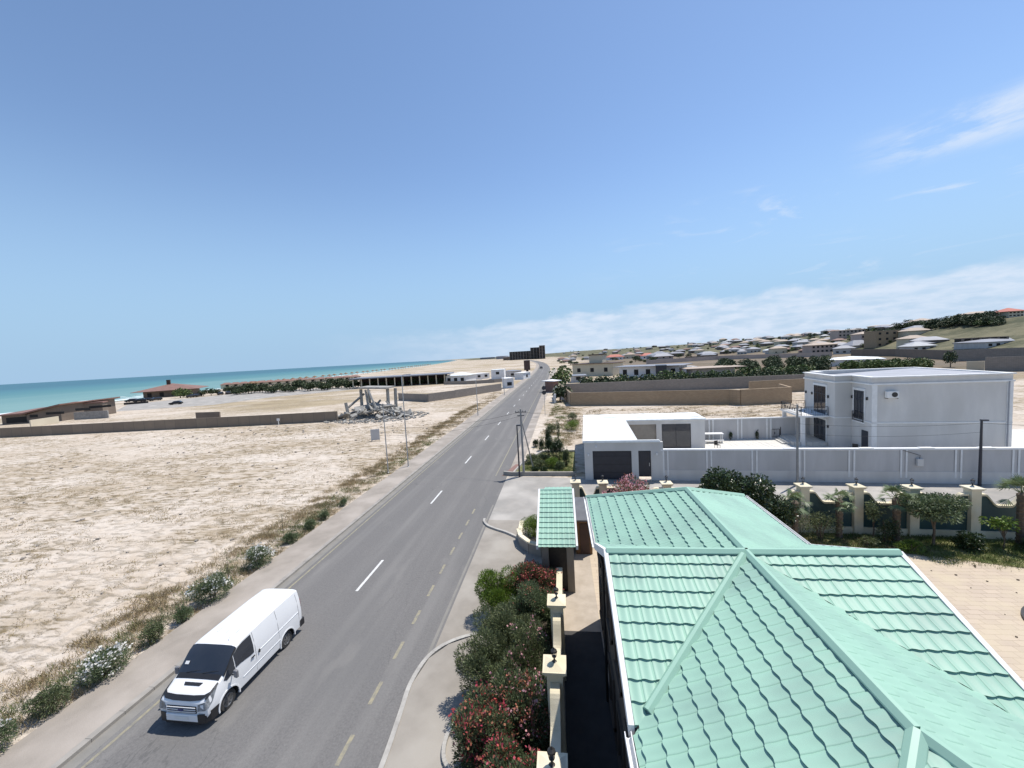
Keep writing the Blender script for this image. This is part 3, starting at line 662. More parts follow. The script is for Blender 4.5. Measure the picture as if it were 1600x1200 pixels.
for x0, x1 in ((-.8, -.45), (.45, .8)): b.box(x0, -3.3, 0, x1, -.2, 2.62); b.box(x0, -.2, 0, x1, 1.9, 3.25); b.add([(x0, -3.3, 2.621), (x1, -3.3, 2.621), (x1, -.2, 2.621), (x0, -.2, 2.621), (x0, -.2, 3.85), (x1, -.2, 3.85)], [(0, 3, 4), (1, 5, 2), (0, 4, 5, 1), (3, 2, 5, 4)])
b.build('wall', 'plaster_dark', gr)
b = MB(); b.box(-.44, -3.2, .05, .44, -3.1, 2.3); b.build('door', 'iron', gr)
bo = thing('guard_booth', 'small brown wooden booth with grey felt roof beside the green tiled gate', 'booth', (.95, 22.3, 0))
b = MB(); b.box(-.45, .05, 0, .5, 2.6, 2.05); b.build('wall', 'wood_brown', bo)
b = MB(); b.add([(-.55, -.05, 2.06), (.6, -.05, 2.06), (.6, 2.7, 2.06), (-.55, 2.7, 2.06), (-.55, -.05, 2.14), (.6, -.05, 2.14), (.6, 2.7, 2.5), (-.55, 2.7, 2.5)], [(3, 2, 1, 0), (4, 5, 6, 7), (0, 1, 5, 4), (1, 2, 6, 5), (2, 3, 7, 6), (3, 0, 4, 7)]); b.build('roof', 'roof_felt', bo)
b = MB(); b.box(-.2, .02, .05, .35, .047, 1.9); b.build('door', 'umber', bo)
pw = thing('planter_wall', 'low curved stone planter wall in front of the tiled gate', 'planter')
b = MB()
PP = [(-3.15, 24.25), (-2.9, 23.3), (-2.3, 22.5), (-1.55, 22.1)]
for p, q in zip(PP, PP[1:]): b.seg(p, q, .2, 0, .62)
b.build('wall', 'plaster_dark', pw)
b = MB()
for p, q in zip(PP, PP[1:]): b.seg(p, q, .28, .622, .72)
b.seg((-3.15, 24.25), (-3.15, 26.4), .28, .05, .3); b.build('coping', 'cream', pw)

# ---------------------------------------------------------------- shrubs and trees near the camera
def stems(b, n, rx, h, r=.025, spread=.6):
    for i in range(n):
        a = random.uniform(0, 6.28); k = random.uniform(.3, 1)*rx*spread
        b.tube([(0.08*math.cos(a), .08*math.sin(a), 0), (k*.4*math.cos(a), k*.4*math.sin(a), h*.4), (k*math.cos(a), k*math.sin(a), h*random.uniform(.65, .85))], [r, r*.7, r*.35], 5)
def bush(name, label, cat, loc, rx, ry, h, n, leaf, ln, wd, flowers=None, nf=0, fsize=.05, k=14, group=None, seed=0, up=.5, low=.12, rmin=.28, rmax=.5, nst=7, fz=.45, extra=None):
    t = thing(name, label, cat, loc, 0, group)
    bl = crown_blobs(rx, ry, h*(1-low)/2, h*(1+low)/2, k, rmin, rmax, seed)
    if low < .15: bl.append((0, 0, h*.36, rx*.8, ry*.8, h*.34))
    P, d = blob_points(n, bl); d = d+np.array([0, 0, up])+rng.normal(size=P.shape)*.45
    P[:, 2] = np.maximum(P[:, 2], .04)
    link('foliage', leaves('foliage', P, d, ln, wd, leaf), t)
    b = MB(); stems(b, nst, rx, h); b.build('stem', 'bark', t)
    fl = flowers if isinstance(flowers, (list, tuple)) else [flowers]
    for f in fl:
        if not f: continue
        # flower heads: little clusters near the outer skin, upper side
        q = max(4, nf//9); cI, dd = blob_points(q*3, bl, .95); keep = (dd[:, 2] > -.1) & (cI[:, 2] > h*fz); cI = cI[keep][:q]; dd = dd[keep][:q]
        P2 = np.repeat(cI, 9, 0)+rng.normal(size=(len(cI)*9, 3))*fsize*1.3; D2 = np.repeat(dd, 9, 0)+rng.normal(size=P2.shape)*.8
        link('blossoms', leaves('blossoms', P2, D2, fsize*1.5, fsize*1.3, f, 0), t)
    return t
# verge oleanders, near to far
GV = 'oleanders planted along the sandy verge'
verge = [
 ((-18.9, 9.3), .75, .95, 'green oleander with few flowers, nearest the camera on the verge', 'flower_white', 40),
 ((-18.9, 10.9), .62, 1.1, 'grey green oleander without flowers left of the van front', None, 0),
 ((-18.75, 12.5), .95, 1.35, 'wide oleander full of white flowers beside the van bonnet', 'flower_white', 520),
 ((-18.75, 14.25), .5, .95, 'small bright green oleander beside the van windscreen', None, 0),
 ((-18.7, 15.7), .42, .85, 'tiny green oleander between two white flowering ones by the van roof', None, 0),
 ((-18.7, 17.3), 1.0, 1.45, 'large dark oleander with white flowers beside the rear half of the van', 'flower_white', 380),
 ((-18.8, 20.6), .95, 1.35, 'round white flowering oleander just beyond the back of the van', 'flower_white', 480),
 ((-18.9, 23.6), .5, .8, 'low dark oleander, first past the white flowering ones', None, 0),
 ((-18.9, 25.6), .45, .75, 'second low dark oleander past the white flowering ones', None, 0),
 ((-18.9, 27.4), .42, .7, 'third low dark oleander past the white flowering ones', None, 0),
 ((-19.0, 30.1), .38, .6, 'last low oleander of the verge row before the lamp posts', None, 0)]
for i, ((x, y), r_, h, lab, fl, nf) in enumerate(verge):
    bush('oleander_bush', lab, 'bush', (x, y, 0), r_, r_, h, int(3800*r_*h)+400, 'oleander' if i not in (1, 3) else 'olive_leaf', .11, .026, fl, nf, .065, k=11, group=GV, seed=i+3, fz=.2)
# verge ground cover
def tufts(name, P, hgt, blades, m, spread=.09, wd=.02, kind='stuff', lean=.5):
    n = len(P); Q = np.repeat(P, blades, 0)+np.c_[rng.normal(size=(n*blades, 2))*spread, np.zeros(n*blades)]
    D = np.c_[rng.normal(size=(n*blades, 2))*lean, np.ones(n*blades)]; hh = np.repeat(np.broadcast_to(hgt, n)*rng.uniform(.5, 1.3, n), blades)
    return link(name, leaves(name, Q, D, hh, wd, m, .05), kind=kind)
def clumpy(n, x0, x1, y0, y1, nc, sp, keep=None, z=0.01):
    cx_ = rng.uniform(x0, x1, nc); cy_ = rng.uniform(y0, y1, nc); i = rng.integers(0, nc, n)
    P = np.c_[cx_[i]+rng.normal(size=n)*sp, cy_[i]+rng.normal(size=n)*sp*.6, np.full(n, z)]
    return P[keep(P)] if keep is not None else P
kv = lambda P: (P[:, 0] < -18.55) & (P[:, 0] > -25)
tufts('dry_verge_grass', np.r_[clumpy(1500, -21.5, -18.6, 6, 60, 260, .35, kv), clumpy(3300, -22.6, -20.9, 6, 95, 300, .35, kv), clumpy(1500, -22, -18.6, 60, 130, 80, .9, kv)], .28, 12, 'dry_grass', .12)
tufts('green_verge_weeds', clumpy(900, -21, -18.6, 6, 60, 130, .35, kv), .25, 12, 'green_grass', .12)
ks = lambda P: (P[:, 0] < -22) & (P[:, 0] > -130)
Pf = np.r_[clumpy(5000, -60, -22, 9, 74, 700, .8, ks), clumpy(2500, -120, -50, 20, 72, 300, 1.4, ks)]
tufts('dry_field_scrub', Pf, .13, 9, 'dry_grass', .16, .035, lean=1.1)
# white rockrose-like weeds along the verge
tufts('pale_verge_weeds', clumpy(420, -20.6, -18.6, 7, 34, 40, .4, kv), .3, 14, 'olive_leaf', .14)
for x, y, lab in ((-19.3, 18.9, 'thin bare sapling with a tall stem between two white flowering oleanders'), (-20.0, 24.2, 'thin leafy sapling behind the low dark oleanders')):
    t = thing('verge_sapling', lab, 'sapling', (x, y, 0)); b = MB()
    b.tube([(0, 0, 0), (.03, 0, .8), (0, .04, 1.7)], [.018, .014, .006], 5)
    for k in range(7):
        a = k*2.4; z = .5+k*.16; b.tube([(0, 0, z), (.22*math.cos(a), .22*math.sin(a), z+.22)], [.007, .003], 4)
    b.build('stem', 'bark', t); P = rng.normal(size=(160, 3))*[.17, .17, .35]+[0, 0, 1.25]; link('foliage', leaves('foliage', P, rng.normal(size=P.shape), .07, .03, 'olive_leaf'), t)

# oleander hedge between the parking bay and the roadside fence, far to near
GH = 'tall oleanders along the roadside fence'
hedge = [
 ((-1.55, 17.6), 1.5, 1.35, 2.35, ['flower_red', 'seed_brown', 'seed_brown'], 1500, 'reddish oleander at the far end of the hedge by the tiled gate'),
 ((-3.25, 16.7), 1.1, 1.05, 2.4, None, 0, 'pale leafy oleander sticking out of the hedge towards the road at its far end'),
 ((-1.5, 15.5), 1.2, 1.1, 2.7, ['seed_brown'], 300, 'dark oleander beside the farthest fence pillar, right of the pale leafy one'),
 ((-2.5, 14.1), 1.45, 1.15, 2.6, None, 0, 'plain green oleander without flowers in the middle of the hedge'),
 ((-2.7, 12.2), 1.5, 1.15, 2.6, None, 0, 'broad grey green oleander overhanging the parking bay'),
 ((-1.5, 12.7), .95, 1.1, 2.9, ['flower_pink'], 300, 'oleander with pale pink flowers beside the second fence pillar'),
 ((-1.6, 10.7), 1.15, 1.05, 2.7, ['flower_pink', 'seed_brown', 'seed_brown'], 520, 'pink and brown flowering oleander between two fence pillars'),
 ((-2.6, 9.9), 1.15, .9, 2.5, ['flower_red', 'seed_brown', 'seed_brown'], 560, 'dark red flowering oleander over the curved planter kerb'),
 ((-1.65, 8.4), 1.25, 1.15, 2.7, ['flower_red', 'seed_brown', 'flower_red'], 560, 'oleander with bright red flower heads nearest the camera'),
 ((-3.1, 7.9), 1.0, .85, 2.3, None, 0, 'green oleander cut off by the bottom edge of the picture')]
for i, ((x, y), rx, ry, h, fl, nf, lab) in enumerate(hedge):
    bush('hedge_oleander', lab, 'bush', (x, y, 0), rx, ry, h, int(12500*rx*ry), ('olive_leaf' if i in (3, 4, 5) else 'bright_leaf' if i == 1 else 'oleander'), .125, .027, fl, nf, .055, k=22, group=GH, seed=40+i, up=.9, low=.05, rmin=.22, rmax=.42, nst=10)
for i in range(1): pass
bush('clipped_bush', 'dense rounded green bush in the planter left of the tiled gate', 'bush', (-2.2, 24.6, 0), .95, .95, 1.5, 9000, 'bright_leaf', .07, .03, k=16, seed=90, rmin=.4, rmax=.6, up=.3)
bush('pink_oleander', 'big pink flowering oleander in front of the white garage door', 'bush', (4.15, 24.9, 0), 2.0, 1.3, 3.85, 9500, 'olive_leaf', .14, .03, ['flower_pink', 'flower_pink', 'seed_brown'], 1500, .075, k=26, seed=92, up=.7, low=.2, rmin=.2, rmax=.35)
def tree(name, label, cat, loc, rx, ry, zc, rz_, n, leaf, ln, wd, k, trunk=.12, seed=0, up=.1, group=None, rmin=.25, rmax=.45, fl=None):
    t = thing(name, label, cat, loc, 0, group); bl = crown_blobs(rx, ry, rz_, zc, k, rmin, rmax, seed)
    P, d = blob_points(n, bl); link('crown', leaves('crown', P, d+[0, 0, up]+rng.normal(size=P.shape)*.5, ln, wd, leaf), t)
    b = MB(); b.tube([(0, 0, -.05), (.04, 0, zc*.4), (0, .03, zc*.8)], [trunk, trunk*.8, trunk*.5], 8)
    for q in bl[:9]: b.tube([(0, 0, zc*.45), (q[0]*.4, q[1]*.4, zc*.45+(q[2]-zc*.45)*.6), (q[0]*.9, q[1]*.9, q[2])], [trunk*.5, trunk*.3, trunk*.12], 5)
    b.build('trunk', 'bark', t); return t
tree('bay_tree', 'large dark green round tree rising behind the green roof', 'tree', (9.9, 23.6, 0), 2.35, 1.9, 3.05, 2.0, 15000, 'dark_leaf', .20, .10, 40, .16, 5, rmin=.22, rmax=.36)
tree('bay_tree', 'lower dark green tree to the right of the large round one, beside the first palm', 'tree', (12.3, 24.0, 0), 1.15, 1.1, 1.8, 1.2, 5000, 'dark_leaf', .16, .07, 20, .1, 6)
tree('mimosa_tree', 'small umbrella shaped tree with reddish tips between two cream fence pillars', 'tree', (20.45, 23.6, 0), 1.75, 1.3, 2.25, .85, 9500, 'oleander', .13, .06, 26, .07, 8, fl='seed_brown')
tree('lemon_tree', 'sparse young tree with a few pale green leaf tufts on bare twigs', 'tree', (23.5, 23.2, 0), .85, .7, 1.5, .45, 420, 'bright_leaf', .15, .08, 10, .035, 9)
tree('young_tree', 'slim young tree with thin trunk in front of the dark green fence panel', 'tree', (17.9, 24.3, 0), .55, .5, 1.75, .8, 700, 'olive_leaf', .13, .07, 10, .035, 10)
bush('olive_bush', 'grey green bush at the foot of the first full cream fence pillar', 'bush', (15.0, 24.2, 0), 1.15, .7, 1.8, 1700, 'olive_leaf', .13, .04, k=14, seed=60)
bush('olive_bush', 'small grey shrub left of the second palm with pale branch tips', 'bush', (17.0, 23.5, .0), .5, .4, .7, 600, 'olive_leaf', .11, .04, k=8, seed=61)
bush('olive_bush', 'dark open shrub directly left of the third palm', 'bush', (18.3, 23.9, 0), .65, .5, 1.6, 900, 'dark_leaf', .12, .05, k=10, seed=62)
bush('round_shrub', 'bright green low shrub at the edge of the paved courtyard', 'bush', (18.8, 22.9, 0), .8, .5, .7, 2600, 'bright_leaf', .08, .035, k=12, seed=63)
bush('round_shrub', 'dark glossy shrub below the sparse young tree', 'bush', (21.9, 23.2, 0), .75, .6, .95, 2200, 'dark_leaf', .14, .06, k=12, seed=64)
bush('round_shrub', 'shaded shrub at the right edge of the picture beside the rightmost palm', 'bush', (24.9, 22.9, 0), 1.1, .6, .9, 2400, 'dark_leaf', .12, .05, k=12, seed=65)
kg = lambda P: (P[:, 1] > 24.9-(P[:, 0]-13)*.24-.9-1.3*(P[:, 0] > 19)) & (P[:, 1] < 25.25-(P[:, 0]-13)*.075)
sheet('planting_bed', [(8, 25.95), (14, 25.3), (26.5, 24.2), (26, 21.3), (22.4, 21.4), (20, 22.3), (17.5, 22.9), (15, 23.5), (12, 24.0), (8, 24)], .03, 'court_earth')
tufts('bed_grass', clumpy(2600, 12, 26.5, 21.5, 25, 300, .35, kg, .03), .16, 10, 'green_grass', .1)
tufts('bed_dry_grass', clumpy(500, 12, 20, 22.8, 24.5, 60, .35, kg, .03), .14, 10, 'dry_grass', .1)
def palm(label, loc, h, n=20, fr=.95, seed=0, group='small palms along the dark green fence'):
    g = random.Random(seed); t = thing('palm_tree', label, 'palm', loc, 0, group); b = MB()
    h *= 1.1; fr *= .85; b.lathe([(.2, -.02), (.17, .2)]+[(.15+.03*(k % 2)+.03*k/20, .2+k*.12) for k in range(int((h-.3)/.12))]+[(.22, h-.05), (.05, h+.1)], (0, 0, 0), 9); b.build('trunk', 'bark', t)
    Vv = []
    b = MB()
    for i in range(n):
        a = i*2.39+g.uniform(-.2, .2); e = R(g.choice([70, 50, 35, 20, 5, -15, -30])+g.uniform(-8, 8)); L0 = fr*g.uniform(.55, .7)
        d = Vector((math.cos(a)*math.cos(e), math.sin(a)*math.cos(e), math.sin(e))); o = Vector((0, 0, h)); m_ = o+d*L0
        b.tube([o, o+d*L0*.5+Vector((0, 0, .03)), m_], [.014, .011, .008], 4)
        s = d.cross(Vector((0, 0, 1))).normalized()
        u = s.cross(d)
        for k in range(15):
            th = R(-80+160*k/14); dd = (d*math.cos(th)+s*math.sin(th)); q = m_+dd*fr*.55*g.uniform(.85, 1.05)-Vector((0, 0, .10+.12*abs(math.sin(th)))); sd_ = (s*math.cos(th)-d*math.sin(th))*.026
            mm = m_+(q-m_)*.55+u*.03
            Vv += [m_, mm+sd_, q, mm-sd_]
    b.build('petiole', 'palm_leaf', t); link('fronds', npmesh('fronds', np.array([tuple(v) for v in Vv]), len(Vv)//4, 4, 'palm_leaf'), t); return t
palm('short palm half hidden behind the green roof corner and the dark tree', (13.55, 24.15, 0), 2.2, 18, .95, 1)
palm('slender palm between the first and second full cream pillars', (16.2, 24.5, 0), 2.15, 18, .95, 2)
palm('palm with a bright green crown left of the umbrella shaped tree', (19.0, 24.15, 0), 2.3, 20, 1.05, 3)
palm('thick palm at the right edge of the picture by the dark fence panel', (24.9, 23.8, 0), 2.65, 24, 1.25, 4)
# round planter with white pebbles
pl = thing('round_planter', 'round bed of white pebbles with a dark rim set in the courtyard paving', 'planter', (20.2, 16.4, 0))
b = MB(); b.lathe([(2.02, 0), (2.02, .12), (1.92, .12), (1.92, .02)], n=40); b.build('rim', 'iron', pl)
b = MB(); b.lathe([(1.915, .02), (1.915, .09), (1.2, .12), (.001, .13)], n=40)
for k in range(900):
    a = random.uniform(0, 6.28); r_ = 1.85*math.sqrt(random.random()); s_ = random.uniform(.03, .07); x = r_*math.cos(a); y = r_*math.sin(a); z = .11
    b.add([(x-s_, y, z), (x, y-s_*.7, z), (x+s_, y, z), (x, y+s_*.8, z), (x, y, z+s_*.9)], [(0, 1, 4), (1, 2, 4), (2, 3, 4), (3, 0, 4)])
b.build('pebbles', 'pebble_white', pl)

# ---------------------------------------------------------------- white van
def make_van():
    t = thing('white_van', 'white panel van with black bonnet guard driving towards the camera', 'van', (-13.2, 10.66, 0), R(-.6))
    # body stations along y (front bumper y=0, rear y=4.86): lower part and roof as rings of half width, height
    st = [ # y, z0, w at bumper, z belt, w belt, z shoulder, w shoulder, z top
        (0.00, .32, .72, .66, .84, .86, .76, .92),
        (0.05, .26, .86, .68, .92, .95, .84, 1.00),
        (0.18, .22, .93, .72, .955, 1.05, .88, 1.09),
        (0.40, .22, .955, .76, .975, 1.14, .90, 1.19),
        (0.62, .22, .965, .80, .985, 1.22, .915, 1.275),
        (0.72, .22, .965, .82, .985, 1.27, .915, 1.335),
        (0.95, .22, .965, .88, .985, 1.51, .905, 1.58),
        (1.20, .22, .965, .94, .985, 1.77, .885, 1.84),
        (1.38, .22, .965, .98, .985, 1.885, .87, 1.955),
        (1.62, .22, .965, 1.0, .985, 1.93, .855, 2.00),
        (2.90, .22, .965, 1.0, .987, 1.96, .845, 2.03),
        (3.80, .22, .965, 1.0, .987, 1.97, .84, 2.045),
        (4.60, .24, .965, 1.0, .980, 1.95, .83, 2.03),
        (4.73, .30, .93, 1.0, .955, 1.90, .81, 1.98),
        (4.76, .36, .90, 1.0, .93, 1.82, .78, 1.90)]
    b = MB(); vs = []; n = 0
    for y, z0, wb, zb, wl, zs, ws, zt in st:
        half = [(wb*.90, z0), (wb, z0+.10), (wl, (z0+zb)/2+.05), (wl, zb), (wl-(wl-ws)*.22, zb+(zs-zb)*.5), (ws+.01, zs), (ws-.05, zs+(zt-zs)*.55), (ws-.16, zt-.012), (ws*.4, zt)]
        ring = [(x, y, z) for x, z in half]+[(-x, y, z) for x, z in reversed(half)]; n = len(ring); vs += ring
    fs = [(i*n+k, (i+1)*n+k, (i+1)*n+(k+1) % n, i*n+(k+1) % n) for i in range(len(st)-1) for k in range(n)]
    fs += [tuple(range(n)), tuple((len(st)-1)*n+k for k in range(n-1, -1, -1))]
    b.add(vs, fs)
    body = b.build('body', ['van_paint', 'dark'], t, smooth=32)
    # wheel arches cut out of the body
    WH = [(.82, .34), (3.76, .34)]
    cb = MB()
    for y, z in WH:
        for sx in (-1, 1):
            prof = [(sx*.62, .405), (sx*1.1, .405)]; nn = 28
            vv = [(x, y+r_*math.cos(2*math.pi*k/nn), z+r_*math.sin(2*math.pi*k/nn)) for x, r_ in prof for k in range(nn)]
            cb.add(vv, [(k, (k+1) % nn, (k+1) % nn+nn, k+nn) for k in range(nn)]+[tuple(range(nn-1, -1, -1)), tuple(range(nn, 2*nn))])
    cut = cb.build('arch_cutter', ['dark', 'dark'], t)
    bmn = bmesh.new(); bmn.from_mesh(cut.data); bmesh.ops.recalc_face_normals(bmn, faces=bmn.faces)
    for f in bmn.faces: f.material_index = 1
    bmn.to_mesh(cut.data); bmn.free()
    bmn = bmesh.new(); bmn.from_mesh(body.data); bmesh.ops.recalc_face_normals(bmn, faces=bmn.faces); bmn.to_mesh(body.data); bmn.free()
    md = body.modifiers.new('cut', 'BOOLEAN'); md.operation = 'DIFFERENCE'; md.object = cut; md.solver = 'EXACT'
    bpy.context.view_layer.update(); dg = bpy.context.evaluated_depsgraph_get()
    me = bpy.data.meshes.new_from_object(body.evaluated_get(dg)); body.modifiers.clear(); body.data = me; bpy.data.objects.remove(cut)
    me.set_sharp_from_angle(angle=R(32))
    def ring_at(y, k, side=1, out=0.0):
        for a, c in zip(st, st[1:]):
            if a[0] <= y <= c[0]:
                u = (y-a[0])/(c[0]-a[0]); y_, z0, wb, zb, wl, zs, ws, zt = [p+(q-p)*u for p, q in zip(a, c)]; break
        half = [(wb*.90, z0), (wb, z0+.10), (wl, (z0+zb)/2+.05), (wl, zb), (wl-(wl-ws)*.22, zb+(zs-zb)*.5), (ws+.01, zs), (ws-.05, zs+(zt-zs)*.55), (ws-.16, zt-.012), (ws*.4, zt)]
        x, z = half[k]; return Vector(((x+out)*side, y, z))
    # windscreen, proud of the body skin
    def off(v, nrm, d): return v+nrm*d
    b = MB(); rows = []
    for y in (.74, .85, .95, 1.08, 1.20, 1.30, 1.37):
        r = [ring_at(y, 5, -1).lerp(ring_at(y, 6, -1), .35), ring_at(y, 7, -1), ring_at(y, 8, -1), ring_at(y, 8, 1), ring_at(y, 7, 1), ring_at(y, 5, 1).lerp(ring_at(y, 6, 1), .35)]
        nr = Vector((0, -.5, .87)); r = [v+nr*.014 for v in r]; r[0].x -= .018; r[-1].x += .018; rows.append(r)
    b.add([v for r in rows for v in r], [(i*6+k, i*6+k+1, (i+1)*6+k+1, (i+1)*6+k) for i in range(6) for k in range(5)]); b.build('windscreen', 'glass_dark', t, smooth=True)
    b = MB()   # cowl below the windscreen
    r = []
    for y, e in ((.60, .012), (.74, .016)):
        r += [ring_at(y, k, s)+Vector((0, -.3, .95))*e for k, s in ((6, -1), (7, -1), (8, -1), (8, 1), (7, 1), (6, 1))]
    b.add(r, [(k, k+1, k+7, k+6) for k in range(5)]); b.build('cowl', 'van_black', t, smooth=True)
    for k, x in ((0, -.55), (1, .1)):
        b = MB(); b.tube([(x, .73, 1.37), (x+.35, .77, 1.415), (x+.6, .80, 1.43)], [.012, .01, .006], 5); b.build('wiper', 'iron', t)
    for s in (-1, 1):
        # door window: quarter light and side pane
        def sp(y, f, o=.012):   # point on the side skin between belt (f=0) and shoulder (f=1)
            a = ring_at(y, 3, s, o); m_ = ring_at(y, 4, s, o); c = ring_at(y, 5, s, o)
            return a.lerp(m_, f*2) if f < .5 else m_.lerp(c, f*2-1)
        b = MB(); yy_ = (.74, .85, .95, 1.08, 1.20, 1.30, 1.37); P = []
        for y in yy_:
            a = ring_at(y, 5, s).lerp(ring_at(y, 6, s), .35)+Vector((s*.018, -.007, .012)); c = ring_at(y, 4, s, .014).lerp(ring_at(y, 5, s, .014), .9); P += [a, c]
        b.add(P, [(i*2, i*2+1, i*2+3, i*2+2) if s < 0 else (i*2+2, i*2+3, i*2+1, i*2) for i in range(6)]); b.build('windscreen_pillar', 'van_black', t)
        b = MB(); b.add([sp(.70, .80), sp(.80, .50), sp(1.17, .30), sp(1.17, .99), sp(.98, .99)], [(0, 1, 2, 3, 4) if s > 0 else (4, 3, 2, 1, 0)]); b.build('quarter_light', 'glass_dark', t)
        b = MB(); ysx = (1.20, 1.42, 1.64, 1.85, 2.02); lo_ = (.36, .28, .22, .18, .18); 
        P = [[sp(y, l), sp(y, .5), sp(y, .94)] for y, l in zip(ysx, lo_)]
        b.add([v for r_ in P for v in r_], [(i*3+k, (i+1)*3+k, (i+1)*3+k+1, i*3+k+1) if s > 0 else (i*3+k+1, (i+1)*3+k+1, (i+1)*3+k, i*3+k) for i in range(4) for k in range(2)])
        b.build('door_window', 'glass_dark', t)
        # shut lines: thin dark grooves
        for y0, y1, f0, f1 in ((2.10, 2.10, -.9, .96), (3.30, 3.30, -.9, .96), (4.52, 4.52, -.9, .9)):
            b = MB(); pts = []
            for q in range(7):
                f = f0+(f1-f0)*q/6
                if f < 0: a = ring_at(y0, 3, s, .004); e = ring_at(y0, 1, s, .004); pts.append(a.lerp(e, -f))
                else: pts.append(sp(y0, f, .004))
            b.tube(pts, .006, 4); b.build('shut_line', 'mirror_grey', t)
        b = MB(); b.tube([sp(2.3, .0, .004)+Vector((0, 0, .06)), sp(4.5, .0, .004)+Vector((0, 0, .06))], .012, 6); b.build('side_moulding', 'van_paint', t)
        b = MB(); b.tube([ring_at(1.45, 2, s, .0), ring_at(3.35, 2, s, .0)], .014, 6); b.build('side_moulding', 'van_paint', t)
        b = MB(); b.obox(sp(1.93, .06, .03), .03, .16, .035); b.build('door_handle', 'van_black', t)
        b = MB(); b.obox(sp(2.24, .06, .03), .03, .05, .12); b.build('door_handle', 'van_black', t)
        # mirror
        b = MB(); m0 = sp(1.02, .32, .02); c = m0+Vector((s*.20, -.05, .10)); b.tube([m0, c-Vector((s*.06, 0, .06))], .025, 6); b.build('mirror_arm', 'van_black', t)
        b = MB(); b.obox(c, .17, .10, .27, Matrix.Rotation(s*R(-12), 3, 'Z')); b.build('mirror', 'mirror_grey', t, bevel=.03)
        # black lower front corner and wheel arch lips
        b = MB()
        # head lamp wraps the wing
        q = [v+Vector((s*.012, -.03, .012)) for v in (ring_at(.03, 3, s).lerp(ring_at(.03, 4, s), .2), ring_at(.12, 3, s).lerp(ring_at(.12, 4, s), .3), ring_at(.26, 3, s).lerp(ring_at(.26, 4, s), .7), ring_at(.50, 5, s), ring_at(.24, 6, s).lerp(ring_at(.24, 5, s), .6), ring_at(.07, 5, s))]
        b.add(q+[v+Vector((0, .02, -.03)) for v in q], [(0, 1, 2, 3, 4, 5) if s > 0 else (5, 4, 3, 2, 1, 0)])
        f0 = ring_at(.0, 3, s).lerp(ring_at(0, 4, s), .3)+Vector((-s*.22, -.03, .0)); f1 = ring_at(.02, 5, s)+Vector((-s*.16, -.035, .02)); b.add([q[0], f0, f1, q[5]], [(0, 1, 2, 3) if s < 0 else (3, 2, 1, 0)])
        b.build('headlight', 'lamp_glass', t)
        for y, z in WH:
            b = MB(); nn = 16; vv = []
            for k in range(nn+1):
                a = R(-12+204*k/nn)
                for rr, xx in ((.405, .955), (.405, 1.0), (.455, .998), (.46, .955)): vv.append((s*xx, y+rr*math.cos(a), z+rr*math.sin(a)))
            b.add(vv, [(i*4+k, i*4+(k+1) % 4, i*4+4+(k+1) % 4, i*4+4+k) for i in range(nn) for k in range(4)]); b.build('wheel_arch', 'van_paint', t, smooth=30)
            # wheel
            b = MB(); nn = 28; prof = [(.70, .20), (.70, .31), (.74, .335), (.88, .335), (.925, .31), (.925, .22)]
            vv = [(s*x, y+r_*math.cos(2*math.pi*k/nn), z+r_*math.sin(2*math.pi*k/nn)) for x, r_ in prof for k in range(nn)]
            b.add(vv, [(j*nn+k, j*nn+(k+1) % nn, (j+1)*nn+(k+1) % nn, (j+1)*nn+k) for j in range(5) for k in range(nn)])
            wl = thing('wheel', '', '', (0, 0, 0)); del wl['label']; del wl['category']; wl.parent = t
            b.build('tyre', 'rubber', wl, smooth=40)
            b = MB(); prof = [(.915, .222), (.93, .20), (.905, .17), (.90, .06), (.925, .055), (.93, .001)]
            vv = [(s*x, y+r_*math.cos(2*math.pi*k/nn), z+r_*math.sin(2*math.pi*k/nn)) for x, r_ in prof for k in range(nn)]
            b.add(vv, [(j*nn+k, j*nn+(k+1) % nn, (j+1)*nn+(k+1) % nn, (j+1)*nn+k) for j in range(5) for k in range(nn)])
            for k in range(7):
                a = k*2*math.pi/7; c_, s_ = math.cos(a), math.sin(a)
                b.add([(s*.922, y+c_*.06-s_*.028, z+s_*.06+c_*.028), (s*.922, y+c_*.06+s_*.028, z+s_*.06-c_*.028), (s*.928, y+c_*.19+s_*.02, z+s_*.19-c_*.02), (s*.928, y+c_*.19-s_*.02, z+s_*.19+c_*.02)], [(0, 1, 2, 3)])
            b.build('hubcap', 'hubcap', wl)
    # bonnet guard strip, grille, bumper, plate, badge, bonnet vent
    b = MB(); r = []
    for y, e in ((.03, .030), (.155, .034)):
        r += [ring_at(y+q*.22, k, s)+Vector((0, -.35, .93))*e for k, s, q in ((5, -1, 1.2), (6, -1, .55), (7, -1, .15), (8, -1, 0), (8, 1, 0), (7, 1, .15), (6, 1, .55), (5, 1, 1.2))]
    b.add(r, [(k, k+1, k+9, k+8) for k in range(7)]); b.build('bonnet_guard', 'van_black', t, smooth=True)
    for s in (-1, 1):
        b = MB(); P = []
        for y in (.10, .25, .40, .56): c = ring_at(y, 6, s)+Vector((s*.01, -.02, .028)); d_ = ring_at(y, 5, s).lerp(ring_at(y, 6, s), .2)+Vector((s*.02, -.02, .02)); P += [c, d_]
        b.add(P, [(i*2, i*2+1, i*2+3, i*2+2) for i in range(3)]); b.build('bonnet_guard', 'van_black', t)
    b = MB(); c = ring_at(.90, 7, -1)+Vector((-.02, -.02, .03)); b.add([c, c+Vector((.16, 0, .004)), c+Vector((.16, .07, .075)), c+Vector((0, .07, .07))], [(0, 1, 2, 3)]); b.build('windscreen_paper', 'plate_white', t)
